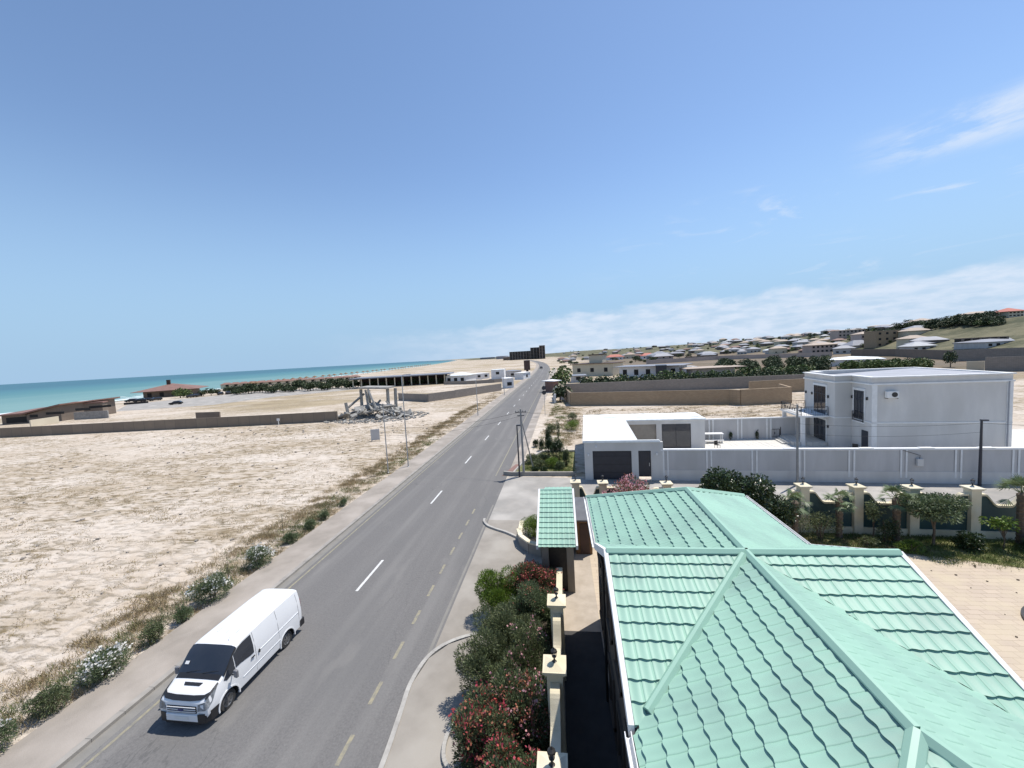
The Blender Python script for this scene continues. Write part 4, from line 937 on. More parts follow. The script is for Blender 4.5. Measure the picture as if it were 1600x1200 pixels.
    b = MB(); r = [ring_at(.40, 8, -1), ring_at(.40, 8, 1), ring_at(.50, 8, 1), ring_at(.50, 8, -1)]; r = [v+Vector((0, -.25, .96))*.012 for v in r]; r[0].x *= .85; r[1].x *= .85; b.add(r, [(0, 1, 2, 3)]); b.build('bonnet_vent', 'van_black', t)
    b = MB(); b.box(-.56, -.028, .60, .56, .01, .845); g_ = b.build('grille', 'van_black', t, bevel=.015)
    for z in (.66, .735, .81):
        b = MB(); b.box(-.55, -.045, z-.013, .55, -.029, z+.013); b.build('grille_bar', 'van_paint', g_)
    b = MB(); nn = 20; vv = [(.105*math.cos(2*math.pi*k/nn), yy, .735+.05*math.sin(2*math.pi*k/nn)) for yy in (-.046, -.058) for k in range(nn)]
    b.add(vv, [(k, (k+1) % nn, (k+1) % nn+nn, k+nn) for k in range(nn)]+[tuple(range(nn-1, -1, -1)), tuple(range(nn, 2*nn))]); b.build('badge', 'badge_blue', g_)
    b = MB(); b.add([(-.60, -.05, .32), (.60, -.05, .32), (.60, -.05, .56), (-.60, -.05, .56), (-.66, .04, .30), (.66, .04, .30), (.66, .04, .58), (-.66, .04, .58)], [(0, 1, 2, 3), (0, 4, 5, 1), (3, 2, 6, 7), (1, 5, 6, 2), (0, 3, 7, 4)]); b.build('bumper', 'van_paint', t, bevel=.02)
    for s in (-1, 1):
        b = MB(); q = [(s*.61, -.045, .27), (s*.61, -.045, .60), (s*.84, -.01, .60), (s*.84, -.01, .26), (s*.95, .14, .60), (s*.95, .14, .25), (s*.99, .42, .60), (s*.99, .42, .25)]
        b.add(q, [(0, 1, 2, 3), (3, 2, 4, 5), (5, 4, 6, 7)] if s < 0 else [(3, 2, 1, 0), (5, 4, 2, 3), (7, 6, 4, 5)]); b.build('bumper_corner', 'van_black', t)
    b = MB(); b.box(-.66, -.02, .215, .66, .05, .299); b.build('air_dam', 'van_black', t)
    b = MB(); b.box(-.26, -.062, .40, .26, -.052, .51); b.build('number_plate', 'plate_white', t)
    for s in (-1, 1):
        b = MB(); b.box(min(s*.55, s*.99), 4.55, .30, max(s*.55, s*.99), 4.84, .62); b.build('rear_bumper', 'van_black', t, bevel=.03)
        b = MB(); b.box(min(s*.80, s*.91), 4.72, 1.0, max(s*.80, s*.91), 4.775, 1.5); b.build('tail_light', 'car_red', t)
    b = MB(); b.box(-.55, 4.74, .34, .55, 4.84, .54); b.build('rear_bumper', 'van_black', t, bevel=.02)
    b = MB(); b.tube([(.45, 1.52, 1.97), (.45, 1.68, 2.26)], [.006, .003], 5); b.build('aerial', 'iron', t)
    b = MB()
    for x in (-.4, 0, .4): b.tube([(x, 1.9, 2.003), (x, 3.0, 2.02), (x, 4.4, 2.025)], .022, 8)
    b.build('roof_rib', 'van_paint', t, smooth=True)
    b = MB(); b.box(-.5, .3, .18, .5, 4.5, .3); b.build('underbody', 'dark', t)
    return t
make_van()

# ---------------------------------------------------------------- poles, lamps, wires, signs
def lamp_post(label, base, ytop, r=.055, arm=0.9, group=None, m='steel', az_=0):
    h = Zat(base, ytop); t = thing('street_lamp', label, 'street lamp', (base[0], base[1], 0), az_, group)
    b = MB(); b.lathe([(.12, 0), (.12, .12), (r*1.5, .16), (r*1.3, h*.5), (r*.9, h)], n=8); b.build('pole', m, t)
    b = MB(); b.tube([(0, 0, h-.05), (arm*.5, 0, h+.1), (arm, 0, h+.12)], .03, 6); b.build('arm', m, t)
    b = MB(); b.box(arm-.05, -.09, h+.06, arm+.5, .09, h+.15); b.build('lamp_head', m, t, bevel=.02); return t, h
GL = 'lamp posts on the seaward side of the road'
_, h1 = lamp_post('thin grey lamp post standing back in the grass, nearest of the seaward row', (-19.0, 39.0), 634, .045, .5, GL)
_, h2 = lamp_post('tallest seaward lamp post, right beside the sidewalk edge', (-17.6, 41.2), 587, .05, .6, GL)
_, h3 = lamp_post('distant seaward lamp post in front of the grey block wall', (-17.2, 77.5), 594, .06, .8, GL)
lamp_post('far seaward lamp post, small, beyond the grey block wall', (-17.4, 118), 588, .07, .9, GL)
def utility(label, base, ytop, r, m, bars=True, strut=None, name='utility_pole'):
    h = Zat(base, ytop); t = thing(name, label, 'pole', (base[0], base[1], 0)); b = MB(); b.tube([(0, 0, -.1), (0, 0, h)], [r*1.25, r*.8], 8); b.build('pole', m, t)
    if bars:
        b = MB(); b.box(-.55, -.05, h-.35, .55, .05, h-.28); b.box(-.35, -.05, h-.7, .35, .05, h-.63); b.build('crossarm', 'iron', t)
        for x in (-.5, -.22, .22, .5):
            b = MB(); b.lathe([(.001, h-.27), (.04, h-.26), (.05, h-.2), (.02, h-.12), (.001, h-.1)], (x, 0, 0), 8); b.build('insulator', 'concrete', t)
    if strut:
        b = MB(); b.tube([(strut[0], strut[1], 0), (0, 0, h*.86)], [.07, .05], 7); b.build('strut', m, t)
    return h
pA = G(818.8, 743); hA = utility('concrete utility pole with crossarms and a leaning strut at the corner garden', pA, 639, .10, 'concrete', True, (.9, 1.6))
pB = G(812, 745.5); hB = utility('black metal pole in front of the concrete utility pole at the street corner', pB, 665, .07, 'charcoal', False)
pC = G(1246, 757.5); hC = utility('thin concrete pole in front of the long grey garden wall', pC, 632, .085, 'concrete', False)
pD = G(1530.5, 759); hD = utility('black metal pole in front of the right part of the grey garden wall', pD, 657, .085, 'charcoal', False)
for p, h in ((pB, hB), (pD, hD)):
    b = MB(); b.box(-.05, -.16, h-.02, .35, .10, h+.08); o = b.build('floodlight', 'charcoal', None, loc=(p.x, p.y, 0)); o['label'] = 'small black floodlight on top of the '+('corner pole' if p is pB else 'pole by the right part of the garden wall'); o['category'] = 'lamp'
def wire(label, a, c, sag=.8, r=.012):
    b = MB(); a = Vector(a); c = Vector(c); b.tube([a.lerp(c, k/14)-Vector((0, 0, 4*sag*(k/14)*(1-k/14))) for k in range(15)], r, 4, False)
    o = b.build('overhead_wire', 'iron'); o['label'] = label; o['category'] = 'wire'
wire('thin cable hanging across the road from the corner utility pole to the tall lamp post', (pA.x, pA.y, hA-.3), (-17.6, 41.2, 4.6), .4, .011)
wire('lower cable crossing the road from the corner utility pole to the nearest lamp post', (pA.x, pA.y, hA-.7), (-19.0, 39.0, 4.2), .5, .009)
wire('cable from the corner utility pole along the garage roof to the thin concrete pole', (pA.x, pA.y, hA-.3), (pC.x, pC.y, hC-.3), .7, .01)
wire('cable from the thin concrete pole to the black pole by the right wall', (pC.x, pC.y, hC-1.6), (pD.x, pD.y, hD-.2), .25, .01)
wire('lower cable along the house between the two poles by the garden wall', (pC.x, pC.y, hC-2.4), (pD.x, pD.y, hD-.9), .3, .009)
wire('cable leaving the frame to the right from the black pole', (pD.x, pD.y, hD-.2), (52, 31, 4.6), .4, .01)
t = thing('traffic_sign', 'dark backed traffic sign on a thin post at the right roadside', 'traffic sign', (-3.2, 75, 0)); hs_ = Zat((-3.2, 75), 603)
b = MB(); b.tube([(0, 0, 0), (0, 0, hs_)], .05, 6); b.build('post', 'steel', t)
for z in (hs_-.1, hs_-1.0):
    b = MB(); n_ = 18; vv = [(.42*math.cos(2*math.pi*k/n_), yy, z-.3+.42*math.sin(2*math.pi*k/n_)) for yy in (-.06, -.08) for k in range(n_)]; b.add(vv, [tuple(range(n_)), tuple(range(2*n_-1, n_-1, -1))]+[(k, (k+1) % n_, (k+1) % n_+n_, k+n_) for k in range(n_)]); b.build('sign_plate', 'charcoal', t)
p = G(587, 689); t = thing('notice_board', 'blank grey notice board standing in the sand left of the lamp posts', 'sign', (p.x, p.y, 0), R(20))
b = MB(); b.box(-.65, -.06, .15, .65, .06, 1.85); b.build('board', 'stucco_grey', t)
for x in (-.6, .6): b = MB(); b.box(x-.04, .061, 0, x+.04, .12, 1.9); b.build('post', 'steel', t)
p = G(435.5, 664); t = thing('marker_post', 'small white marker in front of the long boundary wall', 'sign', (p.x, p.y, 0)); b = MB(); b.box(-.05, -.05, 0, .05, .05, .9); b.build('post', 'trim_white', t); b = MB(); b.box(-.3, -.08, .9, .3, .02, 1.4); b.build('sign_plate', 'trim_white', t)

# ---------------------------------------------------------------- corner garden
sheet('garden_lawn', [(-5.2, 37.75), (1.05, 37.45), (1.4, 46.5), (-2.6, 46.5), (-4.6, 41.5)], .02, 'court_earth')
gw = thing('garden_kerb', 'low whitewashed kerb wall around the corner garden', 'wall')
GK = [(-6.1, 37.9), (-5.2, 37.6), (1.05, 37.3)]
for p, q in zip(GK, GK[1:]): b = MB(); b.seg(p, q, .22, 0, .38); b.build('wall', 'kerb', gw)
for p, q in (((-5.2, 37.7), (-4.6, 41.5)), ((-4.6, 41.5), (-2.6, 46.5)), ((-2.6, 46.5), (1.4, 46.5))): b = MB(); b.seg(p, q, .16, 0, .22); b.build('wall', 'kerb_white', gw)
sheet('corner_pavers', [(-6.3, 37.5), (-5.1, 37.9), (-4.75, 41.5), (-5.3, 41.5)], .03, 'roof_rust')
kk = lambda P: (P[:, 0] > -4.3) & (P[:, 0] < 1) & (P[:, 1] > 37.8) & (P[:, 1] < 46) & (P[:, 0] > -4.3+(P[:, 1]-41)*.33)
tufts('garden_grass', clumpy(1500, -5, 1.2, 37.8, 46.5, 160, .4, kk, .03), .16, 10, 'green_grass', .12, .03)
gp = [(837, 698, .35, 1.0, 'dark_leaf', 'small round shrub at the back left corner of the corner garden'), (857, 699, .35, 2.3, 'dark_leaf', 'tall narrow conifer, farthest of the dark upright ones in the corner garden'), (858, 712, .5, 2.2, 'dark_leaf', 'dark upright conifer in the middle of the corner garden'),
      (870, 718, .65, 2.4, 'dark_leaf', 'thick dark conifer right of the middle one in the corner garden'), (849, 722, .6, .9, 'dark_leaf', 'low dark mound shrub left of the thick conifer'), (832, 724, .75, 1.0, 'olive_leaf', 'wide grey green shrub in the left half of the corner garden'),
      (844, 731, .8, .8, 'olive_leaf', 'low spreading shrub near the front kerb of the corner garden'), (864, 730, .8, 1.0, 'bright_leaf', 'bright yellow green shrub in front of the conifers'), (875, 733, .55, .8, 'oleander', 'dark green shrub at the front right of the bright one'),
      (836, 737, .35, .5, 'dark_leaf', 'small dark shrub by the concrete utility pole'), (850, 737, .35, .45, 'dark_leaf', 'tiny dark shrub at the middle of the front kerb'), (885, 728, .35, 1.9, 'olive_leaf', 'young tree with open crown at the right end of the corner garden'), (846, 704, .3, 1.4, 'dark_leaf', 'slim conifer behind the wide grey green shrub')]
for i, (px, py, r_, h, lf, lab) in enumerate(gp):
    p = G(px, py); r_ *= 1.2; h *= 1.12; bush('garden_shrub', lab, 'shrub', (p.x, p.y, 0), r_, r_, h, int(1900*r_*h)+500, lf, .13, .05, k=9, seed=100+i, group='plants in the corner garden', nst=4)
for i, (px, py, r_, h, lf, lab) in enumerate(((862, 676, 1.0, 1.4, 'olive_leaf', 'grey green bush on the sand beyond the corner garden'), (893, 672, 1.4, 1.7, 'bright_leaf', 'light green bush beyond the side track, left of the garage'), (873, 690, .25, 3.2, 'olive_leaf', 'thin palm like sapling on the track behind the corner garden'), (895, 658, 1.0, 1.8, 'olive_leaf', 'pale bush behind the garage roof on the left'))):
    p = G(px, py); bush('wild_bush', lab, 'bush', (p.x, p.y, 0), r_, r_, h, int(1400*r_)+500, lf, .15, .05, k=9, seed=130+i)
kr = lambda P: (P[:, 0] > -3.6+(P[:, 1]-50)*.05) & (P[:, 0] < 40) & ((P[:, 1] > 53) | (P[:, 0] < 1.2))
tufts('roadside_scrub', np.r_[clumpy(1500, -3, 3, 49, 86, 120, .6, kr), clumpy(2200, 2, 48, 56, 80, 150, 1.1, kr)], .25, 9, 'dry_grass', .2, .04)
tufts('roadside_weeds', clumpy(700, -3.5, 1, 48, 100, 60, .6, kr), .3, 10, 'green_grass', .2, .04)

# ---------------------------------------------------------------- white garage, garden wall
ga = thing('white_garage', 'flat white roofed garage with dark roller door and glazed garden room', 'garage', (1.95, 35.95, 0), R(-3.8))
RH = 3.55
b = MB(); P_ = [(0, 0), (6.6, 0), (6.6, .25), (5.0, .25), (5.0, 10.9), (14.0, 10.9), (14.0, 15.4), (0, 15.4)]
b.prism([(-.12, -.12), (6.75, -.12), (6.75, .35), (4.85, .35), (4.85, 10.75), (13.7, 10.75), (13.7, 15.3), (-.12, 15.3)], RH, RH+.14); b.build('roof', 'roof_white', ga)
b = MB(); b.box(-.08, -.08, RH+.141, 6.7, .02, RH+.20); b.box(-.08, .021, RH+.141, .02, 15.2, RH+.20); b.box(4.75, .25, RH+.141, 4.82, 10.7, RH+.18); b.build('roof_edge', 'trim_white', ga)
b = MB()
b.box(0, 0, 0, .75, .3, RH-.001); b.box(4.25, 0, 0, 4.85, .3, RH-.001); b.box(5.95, 0, 0, 7.0, .3, RH-.001); b.box(.75, 0, 2.75, 4.25, .3, RH-.001); b.box(4.85, 0, 2.75, 5.95, .3, RH-.001)
b.box(0, .301, 0, .25, 15.2, RH-.001); b.box(.251, 14.9, 0, 13.6, 15.2, RH-.001); b.box(4.6, .301, 0, 4.84, 10.8, RH-.001)
b.box(4.85, 10.9, RH-.45, 13.6, 11.15, RH-.001); b.box(8.3, 10.9, .0, 8.9, 11.15, RH-.451); b.box(12.1, 10.9, 0, 13.6, 11.15, RH-.451); b.box(13.3, 11.151, 0, 13.6, 14.899, RH-.001)
b.box(4.85, 10.9, 0, 8.299, 11.15, .9); b.build('wall', 'stucco_white', ga)
b = MB(); b.box(.76, .12, .02, 4.24, .18, 2.74); o = b.build('garage_door', 'charcoal', ga)
for k in range(10): q = MB(); q.box(.78, .10, .15+k*.26, 4.22, .119, .165+k*.26); q.build('slat_groove', 'dark', o) if k in (2, 5, 8) else None
b = MB(); b.box(4.86, .12, .3, 5.94, .18, 2.74); o = b.build('door', 'charcoal', ga); b = MB(); b.box(5.78, .06, 1.3, 5.84, .115, 1.6); b.build('handle', 'steel', o)
for x, z in ((.38, 2.3), (6.45, 2.35), (1.1, 3.1)): b = MB(); b.box(x-.07, -.12, z, x+.07, -.002, z+.2); b.build('wall_lamp', 'trim_white', ga)
b = MB(); b.box(8.9, 10.95, .25, 12.1, 11.0, .3); b.box(8.9, 10.95, RH-.52, 12.1, 11.0, RH-.455)
for x in (8.9, 10.45, 12.04): b.box(x, 10.95, .301, x+.06, 11.0, RH-.521)
o = b.build('window', 'charcoal', ga); b = MB(); b.box(8.9, 11.02, .9, 9.5, 11.04, 2.9); b.build('curtain', 'plaster_dark', o); b = MB(); b.box(8.961, 10.97, .302, 10.449, 10.985, RH-.522); b.box(10.511, 10.97, .302, 12.039, 10.985, RH-.522); b.build('pane', 'glass_dark', o)
b = MB(); b.box(5.0, 11.12, .91, 8.28, 11.14, RH-.46); b.build('recess', 'plaster_dark', ga)
b = MB(); b.box(8.3, 10.75, .0, 13.6, 10.89, .22); b.build('step', 'trim_white', ga)
gt = thing('garden_wall', 'long grey panelled garden wall with white coping in front of the white house', 'wall', (8.75, 35.55, 0), R(-4.85))
WL = 46.0; n_b = 17
b = MB(); b.box(0, 0, 0, WL, .25, 2.72); b.build('wall', 'stucco_grey', gt)
b = MB(); b.box(-.02, -.06, 2.721, WL, .32, 2.86); b.build('coping', 'trim_white', gt)
b = MB(); b.box(0, -.03, 0, WL, -.002, .95); b.build('plinth', 'stucco_white', gt)
for k in range(13):
    x = .15+k*3.62
    b = MB(); b.box(x, -.05, .45, x+.13, -.0305, 2.72); b.box(x+.36, -.05, .45, x+.49, -.0305, 2.72); b.build('pilaster', 'trim_white', gt)
for k, x in enumerate((9.9, 15.5, 19.6, 23.5)): b = MB(); b.box(x, -.1, 2.861, x+.9, .3, 2.90); b.build('coping_stone', 'trim_white', gt)
b = MB(); q = (19.3, -.01, 1.45); b.box(q[0], -.22, q[2], q[0]+.42, -.031, q[2]+.6); o = b.build('meter_box', 'stucco_white', gt, bevel=.02); b = MB(); b.tube([(q[0]+.2, -.1, q[2]+.6), (q[0]+.25, -.1, q[2]+.85), (q[0]-.9, -.06, q[2]+1.27)], .02, 5); b.build('conduit', 'iron', o)
sheet('patio', [(9, 35.9), (55, 32), (57, 52), (9, 52.5)], .015, 'patio')
bw = thing('patio_wall', 'grey panelled wall with white piers at the back of the patio', 'wall', (15.8, 50.9, 0), R(-2))
b = MB(); b.box(0, 0, 0, 14.2, .25, 2.55); b.build('wall', 'stucco_grey', bw); b = MB(); b.box(0, -.06, 2.551, 14.2, .3, 2.68); b.build('coping', 'trim_white', bw)
for k in range(4):
    x = 2.6+k*3.35; b = MB(); b.box(x, -.06, 0, x+.17, -.002, 2.55); b.box(x+.45, -.06, 0, x+.62, -.002, 2.55); b.build('pier', 'trim_white', bw)
for i, (x, h, lab) in enumerate(((17.3, 1.35, 'small potted cypress behind the white patio table'), (20.9, 1.25, 'little cypress at the patio wall between the first and second pier'), (24.0, 1.35, 'little cypress at the patio wall between the second and third pier'))):
    bush('small_cypress', lab, 'shrub', (x, 50.45, 0), .2, .2, h, 500, 'dark_leaf', .12, .04, k=6, seed=150+i, nst=2)
tb = thing('patio_table', 'white patio table with two slim legs beside the garden room', 'table', (18.4, 49.6, 0), R(-3))
b = MB(); b.box(-1.2, -.4, 1.02, 1.2, .4, 1.12); b.build('tabletop', 'trim_white', tb)
for x in (-1.1, 1.0):
    for y in (-.3, .3): b = MB(); b.box(x, y-.04, 0, x+.08, y+.04, 1.02); b.build('leg', 'trim_white', tb)
b = MB(); b.box(-1.15, -.75, .30, 1.15, -.45, .40); b.box(-1.0, -.7, 0, -.9, -.5, .299); b.box(.9, -.7, 0, 1.0, -.5, .299); o = b.build('patio_bench', 'trim_white', None, loc=(18.3, 49.5, 0)); o['label'] = 'low white bench in front of the patio table'; o['category'] = 'bench'
def chair(loc, rz, label):
    t = thing('patio_chair', label, 'chair', loc, rz); b = MB(); b.box(-.24, -.24, .42, .24, .24, .46); b.build('seat', 'iron', t); b = MB(); b.box(-.24, .2, .47, .24, .24, .9); b.build('backrest', 'iron', t)
    for x in (-.21, .18):
        for y in (-.22, .19): b = MB(); b.box(x, y, 0, x+.03, y+.03, .42); b.build('leg', 'iron', t)
chair((17.75, 46.4, 0), .4, 'grey chair alone on the patio tiles just behind the garden wall')
chair((32.0-1.6, 43.6, 0), 2.2, 'chair standing by the ground floor entrance of the two storey house')

# ---------------------------------------------------------------- two storey white house
ho = thing('white_house', 'two storey white house with flat grey roof, black windows and corner balcony', 'house', (30.3, 41.5, 0), R(-8))
ZT = 7.95; FL = 3.45
b = MB(); b.box(0, 0, 0, 10.6, 12, ZT-.55); b.box(-1.55, 3.3, 0, -.001, 10.1, ZT-.55); b.build('wall', 'stucco_white', ho)
b = MB()   # parapet and cornice ring
def ring(b, poly, wd, z0, z1):
    for p, q in zip(poly, poly[1:]+poly[:1]): b.seg(p, q, wd, z0, z1)
OUT = [(0, 0), (10.6, 0), (10.6, 12), (0, 12), (0, 10.1), (-1.55, 10.1), (-1.55, 3.3), (0, 3.3)]
def inset(d): return [(d, d), (10.6-d, d), (10.6-d, 12-d), (d, 12-d), (d, 10.1-d), (-1.55+d, 10.1-d), (-1.55+d, 3.3+d), (d, 3.3+d)]
def ringpoly(name, d0, d1, z0, z1, m):
    A = inset(d0); B = inset(d1); n = 8; b = MB(); vs = [(x, y, z) for z in (z0, z1) for P in (A, B) for x, y in P]
    fs = []
    for i in range(n):
        j = (i+1) % n; fs += [(i, j, 2*n+j, 2*n+i), (n+j, n+i, 3*n+i, 3*n+j), (2*n+i, 2*n+j, 3*n+j, 3*n+i), (j, i, n+i, n+j)]
    b.add(vs, fs); return b.build(name, m, ho)
ringpoly('parapet', .0, .3, ZT-.549, ZT-.06, 'stucco_white')
ringpoly('cornice', -.14, .32, ZT-.059, ZT+.05, 'trim_white')
ringpoly('cornice', -.10, .0, ZT-.75, ZT-.60, 'trim_white')
ringpoly('string_course', -.05, .0, FL-.06, FL+.06, 'trim_white')
b = MB(); b.add([(x, y, ZT-.62+.60*(x+1.55)/12.2) for i, (x, y) in enumerate(inset(.31))], [tuple(range(8))]); b.build('roof', 'roof_grey', ho)
b = MB(); b.box(10.2, -.05, 0, 10.62, -.002, ZT-.76); b.build('pilaster', 'trim_white', ho)
b = MB(); b.box(.0, -.05, 0, .42, -.002, ZT-.76); b.build('pilaster', 'trim_white', ho)
def hwin(x, y0, y1, z0, z1, side='x', trim=.18, name='window'):
    """window in a wall facing -x at x"""
    b = MB()
    b.box(x-.06, y0-trim, z0, x-.002, y0, z1); b.box(x-.06, y1, z0, x-.002, y1+trim, z1); b.box(x-.07, y0-trim, z1+.001, x-.002, y1+trim, z1+.24)
    if z0 > 1: b.box(x-.10, y0-trim-.03, z0-.15, x-.002, y1+trim+.03, z0-.001)
    f = b.build('window_surround', 'trim_white', ho)
    b = MB(); n = 3; dy = (y1-y0)/n
    for k in range(n+1): b.box(x-.05, y0+k*dy-.035*(k > 0)+.001*(k == 0), z0+.001, x-.02, y0+k*dy+.035*(k < n)-.001*(k == n), z1-.001)
    for z in (z0+.04, z0+(z1-z0)*.72, z1-.04): b.box(x-.045, y0+.04, z-.035, x-.021, y1-.04, z+.035)
    w_ = b.build(name, 'charcoal', ho); b = MB(); b.box(x-.03, y0+.002, z0+.002, x-.001, y1-.002, z1-.002); b.build('pane', 'glass_dark', w_)
hwin(-1.55, 5.0, 7.7, FL+.05, FL+3.2); hwin(-1.55, 5.0, 7.7, .02, 2.85)
hwin(0, 1.15, 2.85, FL-.15, FL+3.05)
b = MB(); b.box(-.05, .5, .05, -.002, 1.5, 2.5); o = b.build('door', 'charcoal', ho); 
for y, z in ((4.5, FL+2), (8.1, FL+2), (4.5, 2.1), (.65, FL+2.2), (3.15, FL+2.1), (9.6, FL+2)):
    x = -1.55 if y > 3.3 else 0; b = MB(); b.box(x-.14, y-.06, z, x-.002, y+.06, z+.3); b.build('wall_lamp', 'iron', ho)
b = MB(); b.box(-4.3, 4.3, FL-.14, -1.61, 9.9, FL+.04); b.build('balcony', 'trim_white', ho)
def railing(b, p, q, z, h=1.0):
    p = Vector((*p, z)); q = Vector((*q, z)); n = max(2, int((q-p).length/.16)); b.tube([p+Vector((0, 0, h)), q+Vector((0, 0, h))], .028, 5); b.tube([p+Vector((0, 0, .1)), q+Vector((0, 0, .1))], .02, 5)
    for k in range(n+1):
        c = p.lerp(q, k/n); b.tube([c, c+Vector((0, 0, h))], .011 if 0 < k < n else .04, 4)
        if k % 4 == 2: b.lathe([(.001, .32), (.07, .4), (.02, .5), (.07, .6), (.001, .7)], (c.x, c.y, z), 6)
for p, q in (((-4.2, 4.4), (-1.65, 4.4)), ((-4.2, 4.4), (-4.2, 9.8)), ((-4.2, 9.8), (-1.65, 9.8))): b = MB(); railing(b, p, q, FL+.04); b.build('railing', 'iron', ho)
b = MB(); railing(b, (-.15, 1.1), (-.15, 2.9), FL-.15, .95); b.build('railing', 'iron', ho)
for y in (4.6, 9.5): b = MB(); b.box(-4.15, y-.17, 0, -3.8, y+.17, FL-.141); b.build('column', 'trim_white', ho)
b = MB(); b.box(-4.9, 4.6, 0, -1.62, 9.9, .45); b.box(-5.3, 5.2, 0, -4.901, 8.2, .3); b.box(-5.7, 5.4, 0, -5.301, 8.0, .15); b.build('porch_steps', 'patio', ho)
b = MB(); railing(b, (-4.8, 8.4), (-4.8, 9.8), .45); railing(b, (-5.8, 8.3), (-4.9, 8.4), .2); b.build('railing', 'iron', ho)
ac = MB(); ac.box(1.0, -.42, 5.95, 1.95, -.06, 6.6); o = ac.build('air_conditioner', 'trim_white', ho, bevel=.02)
b = MB(); n_ = 20; vv = [(1.6+.24*math.cos(2*math.pi*k/n_), yy, 6.27+.24*math.sin(2*math.pi*k/n_)) for yy in (-.425, -.435) for k in range(n_)]; b.add(vv, [tuple(range(2*n_-1, n_-1, -1)), tuple(range(n_))]+[(k, (k+1) % n_, (k+1) % n_+n_, k+n_) for k in range(n_)]); b.build('fan_grille', 'iron', o)
b = MB(); b.box(1.05, -.4, 5.88, 1.1, -.002, 5.949); b.box(1.85, -.4, 5.88, 1.9, -.002, 5.949); b.build('bracket', 'iron', o)
b = MB(); b.tube([(10.3, -.09, ZT-.7), (10.3, -.09, .1)], .05, 6); b.build('downpipe', 'roof_grey', ho)

# ---------------------------------------------------------------- middle and far distance
def GH(x, y):
    """the place on the rising ground that the photograph shows at pixel x, y"""
    d = (x-800)*rgt + (600-y)*upv + F*fwd; d = d/math.hypot(d.x, d.y); r = 60.0
    while r < 6000:
        if H+d.z*r <= hill(d.x*r, d.y*r): break
        r += 2+r*.004
    return Vector((d.x*r, d.y*r, max(hill(d.x*r, d.y*r), 0)))
def atY(px, Y, z=0):
    d = (px-800)*rgt + (600-556)*upv + F*fwd; t = Y/d.y; return Vector((d.x*t, Y, z))
def facing(p): return -math.atan2(p.x, p.y)      # turn that makes a front look back along the line of sight
def tag(o, label, cat, group=None):
    o['label'] = label; o['category'] = cat
    if group: o['group'] = group
    return o
def wallrun(name, label, pts, h, m, wd=.3, capm=None, group=None, z=0):
    t = thing(name, label, 'wall', (0, 0, z), 0, group)
    for i, (p, q) in enumerate(zip(pts, pts[1:])):
        hh = h[i] if isinstance(h, (list, tuple)) else h
        b = MB(); b.seg(p, q, wd, -.1, hh); b.build('wall', m, t)
        if capm: b = MB(); b.seg(p, q, wd+.12, hh+.001, hh+.1); b.build('coping', capm, t)
    return t
# walls left of the road
lp = [(-175, 66.5), (-150, 69), (-126.5, 71.3), (-90.4, 74.2), (-66, 75.8), (-48.2, 77.4)]
wallrun('boundary_wall', 'long low brown concrete panel wall between the sandy field and the beach', lp, 2.2, 'concrete_panel', .2)
wallrun('boundary_wall', 'zigzag grey brown block wall ending near the road, beyond the ruin', [(-51, 116), (-38.5, 108), (-32.5, 116), (-20.9, 135)], [2.3, 2.4, 2.5], 'stone_grey', .3)
wallrun('boundary_wall', 'short brown block wall by the steps behind the long panel wall', [tuple(G(308, 661)[:2]), tuple(G(345, 660)[:2])], 2.6, 'wall_brown', .3)
# collapsed concrete building
rc = G(571, 656); ru = thing('collapsed_building', 'heap of broken concrete slabs with a few columns still standing', 'ruin', (rc.x, rc.y, 0))
rr = random.Random(5)
for k in range(58):
    a = rr.uniform(0, 6.28); d_ = rr.random()**.7; x = d_*9.5*math.cos(a); y = 4+d_*6*math.sin(a); z = max(.15, (1-d_)*2.6+rr.uniform(-.2, .5))
    M3 = Matrix.Rotation(rr.uniform(0, 3.1), 3, 'Z') @ Matrix.Rotation(rr.uniform(-.7, .7), 3, 'X') @ Matrix.Rotation(rr.uniform(-.5, .5), 3, 'Y')
    b = MB(); sz = rr.choice([(3.2, 1.4, .22), (2.2, 1.6, .25), (4.2, .35, .35), (1.2, .9, .4), (5, .3, .4), (.8, .8, .6)]); b.obox((x, y, z), *sz, M3); b.build(rr.choice(['slab', 'beam']) if sz[1] > 1 else 'beam', 'rubble', ru)
for x, y, h, l in ((-5.5, 3, 3.6, -.5), (-3.6, 5.5, 6.3, .1), (2.4, 6.5, 6.4, .1), (3.3, 8.5, 6.0, .2), (-3.4, 9, 5.8, 0)):
    b = MB(); b.tube([(x, y, 0), (x+l, y, h)], [.42, .38], 4); b.build('column', 'rubble', ru)
for p, q in (((-1.2, 4.5, 6.3), (1.8, 2.0, 1.8)), ((-1.8, 4.5, 6.2), (-.6, 3, 1.4)), ((-3, 6, 5.2), (-5.8, 3.5, 2.4)), ((0, 3, 3), (6, 1.5, .8)), ((2.2, 6, 3.2), (5.2, 3.4, 1.2))):
    b = MB(); b.tube([p, q], .25, 4); b.build('beam', 'rubble', ru)
b = MB(); b.obox((-.4, 7, 6.5), 6.8, 4.6, .35, Matrix.Rotation(.05, 3, 'Y')); b.build('slab', 'rubble', ru)
rp = []
for k in range(700):
    a = rr.uniform(0, 6.28); d_ = math.sqrt(rr.random())
    rp.append((rc.x+d_*12*math.cos(a)+1, rc.y+3+d_*8*math.sin(a), rr.uniform(.08, .4)))
b = MB()
for x, y, s_ in rp: b.obox((x, y, s_*.3), s_*1.6, s_, s_*.8, Matrix.Rotation(rr.uniform(0, 3), 3, 'Z') @ Matrix.Rotation(rr.uniform(-.5, .5), 3, 'X'))
b.build('rubble_scatter', 'rubble', kind='stuff')

